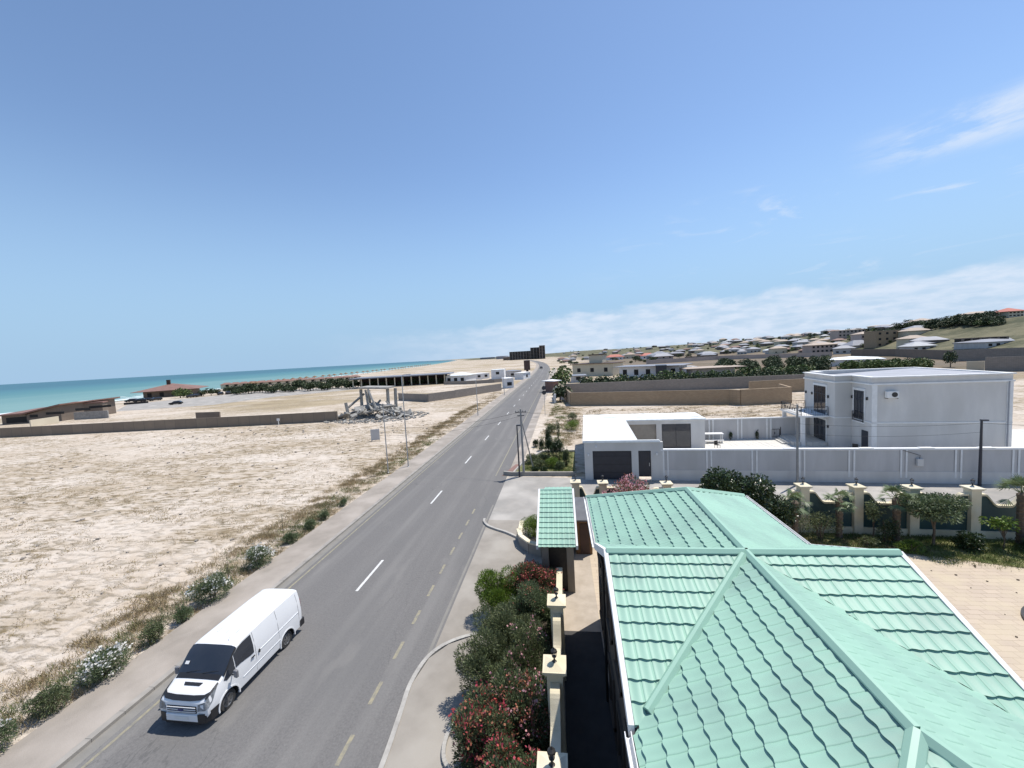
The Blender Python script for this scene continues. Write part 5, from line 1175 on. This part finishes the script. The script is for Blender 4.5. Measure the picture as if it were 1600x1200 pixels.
# beach club on the left
def skew(name, label, A, B, depth, h0, h1, back0, back1, wm, rm, wins=(), over=1.0):
    """building with front A-B, roof height h0 at A and h1 at B on the front; back edge heights"""
    A = Vector(A[:2]); B = Vector(B[:2]); d = (B-A).normalized(); n = Vector((-d.y, d.x)); Lw = (B-A).length
    t = thing(name, label, 'building', (A.x, A.y, 0), math.atan2(d.y, d.x)); b = MB()
    b.add([(0, 0, 0), (Lw, 0, 0), (Lw, depth, 0), (0, depth, 0), (0, 0, h0), (Lw, 0, h1), (Lw, depth, back1), (0, depth, back0)], [(3, 2, 1, 0), (4, 5, 6, 7), (0, 1, 5, 4), (1, 2, 6, 5), (2, 3, 7, 6), (3, 0, 4, 7)]); b.build('wall', wm, t)
    b = MB(); o = over; b.add([(-o, -o, h0+.02), (Lw+o, -o, h1+.02), (Lw+o, depth+o, back1+.02), (-o, depth+o, back0+.02), (-o, -o, h0+.4), (Lw+o, -o, h1+.4), (Lw+o, depth+o, back1+.4), (-o, depth+o, back0+.4)], [(3, 2, 1, 0), (4, 5, 6, 7), (0, 1, 5, 4), (1, 2, 6, 5), (2, 3, 7, 6), (3, 0, 4, 7)]); b.build('roof', rm, t)
    for x0, x1, z0, z1 in wins: b = MB(); b.box(x0, -.08, z0, x1, -.002, z1); b.build('window', 'dark', t)
    return t
skew('beach_pavilion', 'low brown beach building with a tilted rust coloured roof at the left edge', G(43, 661), G(97, 658), 16, 2.6, 4.9, 3.2, 5.2, 'wall_brown', 'roof_rust', ((1, 3.4, 1.6, 2.4), (6, 11.5, 2.2, 2.9), (15, 19.5, 2.9, 3.6)))
skew('beach_pavilion', 'left wing of the rust roofed beach building with a shaded porch', G(4, 664), G(42, 661), 14, 2.6, 2.8, 3.2, 3.6, 'wall_brown', 'roof_rust', ((1, 8, .4, 2.0),))
skew('beach_annex', 'flat roofed brown beach building right of the rust roofed one', G(98, 656), G(162, 650), 12, 4.5, 4.3, 4.5, 4.3, 'wall_brown', 'roof_rust', ((6, 11, 2.8, 3.5), (14, 20, 3.0, 3.7)), .3)
wallrun('pale_wall', 'pale low wall in front of the flat roofed brown beach building', [tuple(G(48, 668)[:2]), tuple(G(92, 661)[:2])], 2.0, 'wall_cream', .3)
wallrun('pale_wall', 'pale grey wall right of the beach buildings, ending in sand', [tuple(G(117, 656)[:2]), tuple(G(170, 653)[:2])], 2.3, 'concrete', .3)
def gbox(b, A, B, depth, h, z=0): b.seg(A, B, depth, z, z+h, depth/2)
# restaurant with a hip roof
A = G(212, 624); B = G(312, 616); A = atY(216, 182).to_2d(); B = atY(292, 194).to_2d()
def hip(name, label, A, B, depth, h, rh, wm, rm, over=1.2, wins=0, cat='house', group=None, chimney=False, wz=1.0, wh=1.3, floors=1, z=0.0):
    A = Vector(A[:2]); B = Vector(B[:2]); d = (B-A).normalized(); Lw = (B-A).length; t = thing(name, label, cat, (A.x, A.y, z), math.atan2(d.y, d.x), group)
    b = MB(); b.box(0, 0, -2, Lw, depth, h); b.build('wall', wm, t); o = over; k = depth/2+o
    b = MB(); x0, x1, y0, y1 = -o, Lw+o, -o, depth+o; kk_ = min(k, (x1-x0)/2-.2)
    b.add([(x0, y0, h+.02), (x1, y0, h+.02), (x1, y1, h+.02), (x0, y1, h+.02), (x0, y0, h+.2), (x1, y0, h+.2), (x1, y1, h+.2), (x0, y1, h+.2), (x0+kk_, (y0+y1)/2, h+rh), (x1-kk_, (y0+y1)/2, h+rh)],
          [(3, 2, 1, 0), (0, 1, 5, 4), (1, 2, 6, 5), (2, 3, 7, 6), (3, 0, 4, 7), (4, 5, 9, 8), (5, 6, 9), (6, 7, 8, 9), (7, 4, 8)]); r = b.build('roof', rm, t)
    if chimney: b = MB(); b.box(Lw*.4, depth*.4, h+rh*.6, Lw*.4+1.6, depth*.4+1.6, h+rh+2.2); b.build('chimney', 'umber', r)
    for f in range(floors):
        for i in range(wins):
            x = Lw*(i+.5)/wins; w2 = min(.9, Lw/wins*.3); b = MB(); z0 = wz+f*(h/floors if floors > 1 else 3.1); b.box(x-w2, -.07, z0, x+w2, -.002, z0+wh); b.build('window', 'dark', t)
    return t
hip('beach_restaurant', 'wide beach restaurant under a low rust red hip roof with a dark chimney', A, B, 22, 3.6, 3.6, 'wall_brown', 'roof_rust', 4.0, 4, 'restaurant', chimney=True, wz=.6, wh=2.2)
sheet('car_park', [tuple(G(20, 668)[:2]), tuple(G(180, 643)[:2]), tuple(G(330, 633)[:2]), tuple(G(430, 620)[:2]), tuple(G(560, 608)[:2]), tuple(G(555, 604)[:2]), tuple(G(400, 612)[:2]), tuple(G(200, 632)[:2])][1:], .02, 'side_street')
# far parked cars: one model, copied
def car_model(name, label, loc, rz, m, group):
    t = thing(name, label, 'car', loc, rz, group); b = MB(); secs = [(-2.1, .35, .75), (-2.0, .3, .85), (-1.0, .25, .95), (-.6, .25, 1.0), (1.4, .25, 1.0), (2.0, .3, .95), (2.15, .35, .7)]
    n = 4; vs = [(y, s*.88, z) for y, z0, z1 in secs for s, z in ((-1, z0), (-1, z1), (1, z1), (1, z0))]; b.add(vs, [(i*4+k, i*4+(k+1) % 4, i*4+4+(k+1) % 4, i*4+4+k) for i in range(6) for k in range(4)]+[(3, 2, 1, 0), (24, 25, 26, 27)]); b.build('body', m, t, bevel=.05)
    b = MB(); b.add([(-1.1, -.8, .96), (1.9, -.8, .98), (1.9, .8, .98), (-1.1, .8, .96), (-.4, -.62, 1.45), (1.3, -.62, 1.45), (1.3, .62, 1.45), (-.4, .62, 1.45)], [(4, 5, 6, 7), (0, 1, 5, 4), (1, 2, 6, 5), (2, 3, 7, 6), (3, 0, 4, 7)]); b.build('cabin', 'glass_dark', t)
    for x in (-1.35, 1.35):
        for y in (-.8, .8): b = MB(); b.tube([(x, y-.1, .32), (x, y+.1, .32)], .32, 12); b.build('wheel', 'rubber', t)
    return t
GC = 'cars parked by the beach club'
p = G(275, 632); c0 = car_model('parked_car', 'dark car alone on the grey car park in front of the restaurant', (p.x, p.y, 0), .5, 'dark', GC)
for i, (x, y, lab) in enumerate(((206, 628, 'dark car, leftmost of those before the restaurant'), (219, 628, 'dark car left of the restaurant porch'), (228, 627, 'dark car under the left corner of the restaurant roof'), (243, 626, 'reddish dark car below the restaurant eave'), (300, 621, 'dark car beside the pale tree right of the restaurant'), (309, 620, 'second dark car beside the pale tree right of the restaurant'), (345, 617, 'dark car at the left end of the dark tree row'), (357, 616, 'dark car, second in front of the tree row'), (366, 615, 'dark car near the right of the tree row gap'), (392, 612, 'dark car at the far right of the beach car park'))):
    p = G(x, y); dup(c0, (p.x, p.y, 0), .4+i*.3, 1.15, lab)
# cars on the road far away
p = Vector((-13.0+cx(330), 330, 0)); car_model('road_car', 'tiny dark car far down the road', (p.x, p.y, 0), R(90), 'dark', None).scale = (1.25,)*3

# low beach row: huts, trees
def far_tree_mesh(name, n, m, seed, tall=1.0, trunk=True):
    bl = crown_blobs(1, 1, .8*tall, .95*tall, 14, .3, .5, seed); P, d = blob_points(n, bl, .7)
    return leaves(name, P, d+rng.normal(size=P.shape)*.5, .26, .2, m)
CRN = [far_tree_mesh('crown', 420, 'far_leaf', 201), far_tree_mesh('crown', 420, 'far_leaf', 202, 1.3), far_tree_mesh('crown', 420, 'far_leaf_light', 203), far_tree_mesh('crown', 420, 'far_leaf', 204, .7)]
b = MB(); b.tube([(0, 0, -.3), (0, 0, .8)], [.09, .06], 5); TRK = b.build('trunk', 'bark'); trunk_me = TRK.data; bpy.data.objects.remove(TRK)
def ftree(kind, label, p, s, group, cat='tree', name='far_tree', parts=True, sz=None):
    t = thing(name, label, cat, (p[0], p[1], p[2] if len(p) > 2 else 0), random.uniform(0, 6.28), group); t.scale = (s, s, (sz or s))
    link('crown', CRN[kind], t)
    if parts: link('trunk', trunk_me, t)
    return t
bt = []
for i in range(46):
    px = 362+i*4.4; y = 614-(px-398)*.055; p = G(px, y+random.uniform(-1, 2)); ftree(random.choice([0, 1, 3]), 'dark tree in the low row between beach huts and car park', p, random.uniform(2.0, 3.0), 'dark trees behind the beach car park', name='beach_tree')
for px, y, s in ((282, 622, 3.6), (292, 621, 3.2), (318, 619, 2.6), (330, 618, 3.0), (340, 617, 2.4), (355, 615, 3), (372, 614, 3), (385, 613, 2.8)):
    p = G(px, y); ftree(2 if px < 300 else 0, 'tree among the huts right of the restaurant', p, s*.8, 'trees beside the beach restaurant', name='beach_tree')
hut = None
for i in range(16):
    px = 345+i*13.5; y = 607-(px-345)*.062; p = G(px, y)
    if hut is None: hut = hip('beach_hut', 'small beach hut with a rusty red roof behind the dark trees', p, p+Vector((6, 5, 0)), 5, 2.5, 1.5, 'wall_cream', 'roof_rust', .5, 1, 'hut', 'red roofed beach huts')
    else: dup(hut, (p.x, p.y, 0), .7)
us = None
for i in range(44):
    u = i/43; Y = 262+u**1.5*700; p = Vector((xs(Y)+20+random.uniform(-1, 1), Y, 0))
    if us is None:
        us = thing('beach_parasol', 'small thatched parasol on the beach near the waterline', 'parasol', p, 0, 'row of beach parasols along the shore')
        b = MB(); b.tube([(0, 0, 0), (0, 0, 3.0)], .16, 6); b.build('pole', 'bark', us); b = MB(); b.lathe([(2.5, 2.6), (.001, 4.0)], n=12); b.lathe([(.001, 3.9), (2.45, 2.5)], n=12); b.build('canopy', 'wood_brown', us)
    else: dup(us, p)
# long pergola hall
A = Vector((-104, 183)); B = Vector((-58, 189)); d = (B-A).normalized(); pg = thing('pergola_hall', 'long open hall with a thin grey roof on pale posts behind the ruin', 'pavilion', (A.x, A.y, 0), math.atan2(d.y, d.x)); Lw = (B-A).length
b = MB(); b.box(-1, -2, 4.7, Lw+3, 14, 5.2); b.build('roof', 'roof_slate', pg)
for k in range(12): b = MB(); x = k*Lw/11; b.box(x-.25, -.25, 0, x+.25, .25, 4.7); b.build('post', 'wall_cream', pg)
b = MB(); b.box(0, 9, 0, Lw, 9.3, 4.6); b.build('wall', 'umber', pg)
for i in range(9):
    p = A+d*(3+i*5); ftree(0 if i % 2 else 3, 'dark tree standing under the edge of the grey pergola roof', (p.x, p.y+4, 0), 2.1, 'dark trees inside the pergola hall')
hip('white_hall', 'white hall with a pale hip roof and dark openings right of the pergola', G(697, 599), G(728, 598), 12, 3.6, 1.6, 'wall_white', 'roof_white', .6, 3, 'building', wz=.8, wh=1.8)
wallrun('grey_wall', 'low grey wall in front of the white halls left of the road', [tuple(G(694, 601)[:2]), tuple(G(730, 600.5)[:2]), tuple(G(772, 598)[:2]), tuple(G(789, 596)[:2])], 1.6, 'stone_grey', .3)
hip('white_hall', 'low white annex between the pale hip roof and the white cube', G(732, 594), G(765, 591), 10, 3.0, .4, 'wall_white', 'wall_white', .2, 3, 'building')
hip('white_hall', 'white cube shaped building with one black window left of the road', G(768, 593), G(788, 592), 8, 5.0, .4, 'wall_white', 'roof_white', .1, 1, 'building', wz=2.6, wh=1.4)
hip('white_hall', 'low grey house with dark doorways beside the pylon sign', G(796, 590), G(815, 588.5), 8, 3.4, .8, 'stucco_grey', 'roof_slate', .3, 2, 'building')
hip('white_kiosk', 'small white kiosk at the left roadside in front of the white cube', G(790, 607), G(803, 606), 5, 3.6, .5, 'wall_white', 'wall_white', .3, 1, 'kiosk')
hip('white_kiosk', 'tiny white gate house by the foot of the pylon sign', G(818, 593), G(829, 591), 5, 3.2, .5, 'wall_white', 'wall_white', .3, 1, 'kiosk')
p = G(824.5, 590.5); ps = thing('pylon_sign', 'tall dark brown pylon sign beside the left edge of the road', 'sign', (p.x, p.y, 0)); hz_ = Zat(p, 563)
b = MB(); b.box(-.6, -.4, 0, .6, .4, hz_*.45); b.build('post', 'umber', ps); b = MB(); b.box(-1.6, -.5, hz_*.45, 1.6, .5, hz_); b.build('board', 'umber', ps)
# unfinished hotel blocks
def frame_block(name, label, p, Lw, dp, floors, fh, bays, rz, m='wall_brown', cat='building', group=None):
    t = thing(name, label, cat, p, rz, group); b = MB(); b.box(.6, .9, -2, Lw-.6, dp-.6, floors*fh); b.build('core', 'dark', t)
    for k in range(floors+1): b = MB(); b.box(0, 0, k*fh-.35, Lw, dp, k*fh); b.build('floor_slab', m, t)
    for k in range(bays+1): b = MB(); x = k*(Lw-.8)/bays; b.box(x, -.03, -2, x+.8, .8, floors*fh-.36); b.build('column', m, t)
    return t
hp = atY(796, 1120); frame_block('unfinished_hotel', 'long dark unfinished hotel block with a grid of openings near the horizon', hp, 66, 30, 6, 4.1, 8, R(4), 'concrete')
hp = atY(829, 1080); frame_block('unfinished_hotel', 'taller dark hotel tower at the right end of the long block', hp, 36, 30, 8, 4.1, 4, R(4), 'concrete')
hp = atY(843, 1060); frame_block('unfinished_hotel', 'narrow brown tower topping the right end of the unfinished hotel', hp, 16, 16, 9, 4.1, 2, R(4), 'wall_pink')
for k, (px, Y, w_, h) in enumerate(((786, 1200, 22, 10), (775, 1900, 60, 14), (750, 2300, 90, 12))):
    hp = atY(px, Y); hip('coast_building', ('low dark building at the left foot of the hotel', 'grey buildings along the far shore left of the hotel', 'faint long buildings on the far shore')[k], hp, hp+Vector((w_, 2, 0)), 20, h, 2, 'wall_brown' if k == 0 else 'roof_slate', 'roof_slate', 1, 3, 'building')
# white fence and brick gateway at the right roadside
for k, (x, y) in enumerate(((-1.4, 93), (-1.0, 108), (-.9, 123), (-1.2, 138), (-1.6, 153))):
    t = thing('white_fence_section', ('nearest', 'second', 'third', 'fourth', 'farthest')[k]+' white fence section along the right roadside', 'fence', (x, y, 0), R(92), 'white fence sections by the right roadside')
    b = MB(); b.box(0, -.12, 0, 13.5, .12, 1.5); b.build('panel', 'wall_white', t)
    for q in (0, 6.6, 13.2): b = MB(); b.box(q, -.25, 0, q+.5, .25, 2.3); b.build('post', 'wall_white', t)
hip('brick_gatehouse', 'small red brick gatehouse with white canopy behind the white fence', G(866, 613), G(873, 612), 4, 3.4, .6, 'roof_rust', 'wall_white', .8, 1, 'gatehouse')
ftree(0, 'round dark tree at the left corner of the stone walled plot', (-.2, 96, 0), 2.6, None)
ftree(2, 'green tree left of the beige house', G(879, 606), 4.2, None)

# stone walled plots right of the road
S1 = [(.3, 112), (2.3, 87.7), (33.3, 80.8), (34.6, 78.9), (44.0, 79.6), (45.6, 86.5)]
wallrun('stone_wall', 'tall sand coloured stone block wall stepping back, right of the road', S1, [3.0, 3.0, 3.0, 3.1, 3.1], 'stone_block', .4)
wallrun('stone_wall', 'grey brown rear stone wall behind the stepped one', [(.3, 112.5), (30, 110.5), (63, 108)], 3.1, 'stone_grey', .4)
wallrun('stone_wall', 'sandy stone wall running to the white house from the stepped wall', [(44, 96), (56.5, 97), (80, 92)], 3.0, 'stone_block', .4)
# hedge trees behind the stone walls
for i in range(46):
    px = 905+i*8.0; Y = 122+(i % 3)*3; p = atY(px, Y); ftree([3, 0, 2][i % 3], 'low bushy tree in the row directly behind the stone walls', (p.x, p.y, 0), random.uniform(1.9, 2.7), 'bushy trees behind the stone walls', name='hedge_tree')
for i in range(92):
    px = 1105+(i*37 % 186); base = 586-(px-1105)*.02-(i % 7)*2.2; p = G(px, base); ftree([0, 1, 0, 3][i % 4], 'dark dense tree of the grove behind the stone walls', p, random.uniform(1.8, 2.7), 'dark grove trees behind the stone walls', name='grove_tree')
for i in range(44):
    px = 1322+(i*29 % 128); p = G(px, 583-(i % 3)*2.5-(px-1322)*.01); ftree([2, 2, 0][i % 3], 'light green tree in the row behind the white house roof', p, random.uniform(1.7, 2.4), 'light green trees behind the two storey house', name='grove_tree')
t = ftree(1, 'broad dark conifer standing alone between grey walls', G(1485, 574), 1.9, None, sz=2.6)
# beige and grey modern houses
def bh(px0, px1, yb): return G(px0, yb), G(px1, yb-1)
bg_h = hip('beige_house', 'beige house with dark flat overhanging roof near the road', *bh(895, 958, 588), 14, 6.0, .5, 'wall_cream', 'umber', 1.0, 3, 'house', wz=2, wh=2)
b = MB(); b.box(8, 3, 6.3, 15, 8, 10.2); b.build('tower', 'wall_cream', bg_h); b = MB(); b.box(7.6, 2.6, 10.201, 15.4, 8.4, 10.6); b.build('tower_roof', 'umber', bg_h)
hip('modern_house', 'white modern house with long grey flat roof behind the trees', *bh(968, 1062, 590), 12, 4.6, .4, 'wall_white', 'roof_slate', 2.0, 5, 'house', wz=1, wh=2.4)
hip('modern_house', 'dark grey block attached to the white modern house', G(1025, 592), G(1042, 591.5), 8, 5.0, .3, 'charcoal', 'charcoal', .1, 0, 'house')
hip('modern_house', 'plain pale annex right of the dark grey block', G(1046, 587), G(1090, 585), 9, 3.2, .3, 'wall_white', 'stucco_grey', .2, 0, 'house')
cn = hip('flat_canopy', 'thin pale flat canopy roof among the trees right of the modern house', G(1082, 590), G(1148, 587), 7, 3.4, .3, 'stucco_grey', 'roof_tan', 3.0, 0, 'canopy')
hip('grey_shed', 'low grey shed with two roofs at the left end of the tree row', G(893, 598), G(915, 597), 8, 2.6, .5, 'stucco_grey', 'roof_slate', .6, 1, 'shed')
hip('white_greenhouse', 'long low building with a white roof between the grove and the light green trees', G(1292, 573), G(1382, 571), 18, 2.6, 1.2, 'wall_white', 'roof_white', .5, 0, 'greenhouse')
# grey walls at the right
wallrun('grey_wall', 'rough grey stone wall at the right edge behind the white house', [tuple(G(1539, 581)[:2]), tuple(G(1600, 580)[:2]), tuple(G(1680, 580)[:2])], 4.2, 'stone_grey', .4)
wallrun('grey_wall', 'beige gate wall left of the rough grey stone wall', [tuple(G(1510, 579)[:2]), tuple(G(1538, 579)[:2])], 2.8, 'wall_cream', .4)
wallrun('grey_wall', 'grey panel wall with pale uprights in front of the green hill', [tuple(G(1489, 565)[:2]), tuple(G(1550, 563)[:2]), tuple(G(1640, 561)[:2])], 4.6, 'stone_grey', .4)
wallrun('grey_wall', 'dark brown grey wall running left from the panel wall under the hill', [tuple(G(1330, 556)[:2]), tuple(G(1400, 557)[:2]), tuple(G(1488, 563)[:2])], 4.2, 'wall_brown', .4)
wallrun('grey_wall', 'low brown wall line across the field below the hillside town', [tuple(G(1010, 569)[:2]), tuple(G(1120, 562)[:2]), tuple(G(1300, 557)[:2])], 3.0, 'wall_pink', .4)
def onhill(fn, name, label, x0, x1, y, *a, **k):
    A = GH(x0, y); dep = (A-Vector((0, 0, H))).dot(fwd); s = (x1-x0)/600*dep; B = A+Vector((r0.x, r0.y, 0))*s
    a = list(a); ks = k.pop('shrink', .72); a[0] *= ks; a[2] *= ks; hp_ = k.pop('hp', None); old = a[1]; a[1] = hp_*dep/600 if hp_ else a[1]*ks
    if 'floors' in k and k['floors'] > 1: k['wz'] = a[1]/k['floors']*.35; k['wh'] = min(1.6, a[1]/k['floors']*.45)
    return fn(name, label, A, B, *a, z=A.z, **k)
onhill(hip, 'stone_house', 'three storey stone house shell with square window holes on the lower hillside', 1369, 1403, 544, 14, 11.0, .4, 'stone_block', 'stone_grey', .1, 3, 'house', wz=1.6, wh=1.6, floors=3, hp=26)
onhill(hip, 'apartment_block', 'long pinkish three storey block with rows of dark windows on the hillside', 1310, 1352, 533, 14, 9.5, .8, 'wall_pink', 'roof_tan', .3, 7, 'building', wz=1.6, wh=1.6, floors=3, hp=16)
onhill(hip, 'apartment_block', 'pink brown house with a light hip roof between the long block and the stone shell', 1346, 1368, 540, 14, 8.5, 3.0, 'wall_pink', 'roof_tan', .5, 4, 'building', wz=1.6, wh=1.6, floors=2, hp=17)
onhill(hip, 'grey_house', 'two storey house with pale grey hip roof and dark window row at the hill foot', 1268, 1309, 553, 14, 6.6, 3.0, 'wall_pink', 'roof_tan', 1.0, 6, 'house', wz=1.0, wh=1.5, floors=2, hp=13)
onhill(hip, 'grey_house', 'grey gabled barn left of the stone house shell', 1332, 1368, 547, 16, 4.5, 6.0, 'stucco_grey', 'roof_slate', .5, 1, 'barn')
frame_b = GH(1503, 545); frame_block('concrete_frame', 'unfinished dark concrete frame building below the green hill', frame_b, 17, 10, 2, 2.7, 5, facing(frame_b)*.5, 'wall_brown')
onhill(hip, 'long_shed', 'long grey roofed shed at the right edge below the green hill', 1541, 1640, 545, 20, 4.2, 2.2, 'stucco_grey', 'roof_slate', .5, 8, 'shed')
onhill(hip, 'hill_villa', 'villa with orange roof gables on the hill crest at the right edge', 1576, 1600, 496, 12, 5.0, 3.6, 'wall_cream', 'roof_red', 1, 4, 'villa', wz=1, wh=1.5, floors=2)
onhill(hip, 'hill_villa', 'long low pale roofed villa on the crest left of the orange roofed one', 1520, 1560, 497, 14, 4.0, 2.5, 'wall_pink', 'roof_tan', 1, 5, 'villa')
onhill(hip, 'hill_villa', 'white villa with orange roof between dark trees on the hill', 1437, 1460, 510, 12, 5.5, 3.0, 'wall_white', 'roof_tan', .8, 3, 'villa')
onhill(hip, 'hill_villa', 'house with flat pale roof behind the pinkish long block', 1368, 1398, 515, 12, 4.5, 1.5, 'wall_cream', 'roof_tan', .8, 3, 'villa')
# hillside town: five house models copied with trees between
kinds = [('white house with pale grey roof in the distant hillside town', 'town_wall', 'town_roof', 3), ('white house with slate grey roof in the distant hillside town', 'town_wall', 'roof_slate', 3),
         ('cream house with brown roof in the distant hillside town', 'wall_cream', 'roof_tan', 2), ('pinkish brick house with rusty roof in the distant hillside town', 'wall_pink', 'roof_rust', 3), ('grey brown unplastered house in the distant hillside town', 'wall_brown', 'roof_slate', 2)]
protos = []
for i, (lab, wm, rm, nw) in enumerate(kinds):
    q = hip('town_house', lab, (0, 0), (13+i, 0), 10, 3.4+(i % 3)*1.4, 2.6, wm, rm, .7, nw, 'house', 'houses of the distant hillside town', wz=1.2, wh=1.4); protos.append([q, False])
hr = random.Random(21)
def place_house(k, px, py, s=1.0):
    p = GH(px, py); q, used = protos[k]; rz = hr.uniform(-.6, .3)-.1
    if not used: q.location = p; q.rotation_euler = (0, 0, rz); q.scale = (s,)*3; protos[k][1] = True
    else: dup(q, p, rz, s)
CREST = [(860, 549), (900, 547), (1000, 541), (1100, 534), (1200, 527), (1300, 520), (1380, 513), (1500, 503), (1600, 497)]
def crest(x): return float(np.interp(x, [c[0] for c in CREST], [c[1] for c in CREST]))
cnt = 0
for i in range(205):
    px = 868+hr.random()**.85*560; c = crest(px); lowest = 572-(px-868)*.032 if px < 1100 else 556
    py = c+2.5+hr.random()**1.2*(lowest-c-4)
    if 1305 < px < 1410 and py > c+6: continue
    place_house(hr.choice([0, 1, 1, 2, 3, 4, 4, 4]), px, py, hr.uniform(.6, .95)); cnt += 1
for x0, x1, y, lab in ((950, 974, 563, 'white house with bright red roof and dormers left of the red roofed bungalow'), (1004, 1024, 561, 'bungalow with bright red roof beside the dark blue roofed house'), (980, 992, 558, 'small pink red roofed house between the two bright red roofs')):
    onhill(hip, 'red_roofed_house', lab, x0, x1, y, 12, 5.0, 4.5, 'wall_white', 'roof_red', .8, 3, 'house')
onhill(hip, 'blue_roofed_house', 'house with a broad slate blue roof right of the red roofed bungalow', 1022, 1052, 562, 14, 4.0, 4.5, 'wall_pink', 'roof_slate', .8, 3, 'house')
onhill(hip, 'brown_shed', 'long flat brown shed in the field right of the slate blue roof', 1074, 1100, 561, 8, 2.6, .4, 'wall_brown', 'wall_brown', .2, 2, 'shed')
onhill(hip, 'white_roofed_shed', 'shed with shining white roof at the foot of the hillside town', 1200, 1222, 551, 12, 3.2, 2.4, 'wall_white', 'roof_white', .5, 1, 'shed')
for i in range(250):
    px = 865+hr.random()**.8*700; c = crest(px); py = c+1.2+hr.random()**1.5*(26 if px < 1420 else 9)
    p = GH(px, py); s = hr.uniform(1.8, 3.4) if px < 1400 else hr.uniform(2, 3.4); ftree(hr.choice([0, 1, 3, 3, 2]), 'tree scattered among the houses of the distant hillside town', p, s, 'trees of the distant hillside town', name='hillside_tree', sz=s*.8)
for i in range(44):
    px = 1388+hr.random()*160; c = crest(px); p = GH(px, c+hr.uniform(.5, 7)); s = hr.uniform(2.8, 4.4); ftree(hr.choice([0, 1, 3]), 'big dark tree on the hill crest between the villas', p, s, 'big dark trees on the hill crest', name='hillside_tree', sz=s*.75)

# fallen leaves and grit in the courtyard, stones and litter in the sand field
b = MB(); q = random.Random(3)
for k in range(160):
    x = q.uniform(9, 26); y = q.uniform(8, 22); s_ = q.uniform(.02, .07); b.obox((x, y, .02+s_*.3), s_*1.5, s_, s_*.7, Matrix.Rotation(q.uniform(0, 3), 3, 'Z'))
b.build('courtyard_litter', 'bark', kind='stuff')
b = MB()
for k in range(350):
    x = q.uniform(-80, -20); y = q.uniform(9, 74); s_ = q.uniform(.03, .12)*(1+y/60); b.obox((x, y, s_*.25), s_*1.4, s_, s_*.8, Matrix.Rotation(q.uniform(0, 3), 3, 'Z') @ Matrix.Rotation(q.uniform(-.5, .5), 3, 'X'))
b.build('field_stones', 'sidewalk', kind='stuff')

# old wheel track: a low ridge of sand running beside the verge
b = MB(); p = G(-20, 1068); q2 = G(268, 905); d = (q2-p)/(q2.y-p.y); n = 60; vs = []
for i in range(n+1):
    y = p.y-2+i*.9; x = p.x+d.x*(y-p.y)*.75+.25*math.sin(y*.7)+.12*math.sin(y*1.9); h = .10+.05*math.sin(y*1.3)+.03*math.sin(y*3.1)
    vs += [(x-.5, y, -.02), (x-.12, y, h*.8), (x+.05, y, h), (x+.22, y, h*.3), (x+.6, y, -.02)]
b.add(vs, [(i*5+k, i*5+k+1, i*5+k+6, i*5+k+5) for i in range(n) for k in range(4)]); b.build('sand_ridge', 'sand', smooth=True, kind='structure')
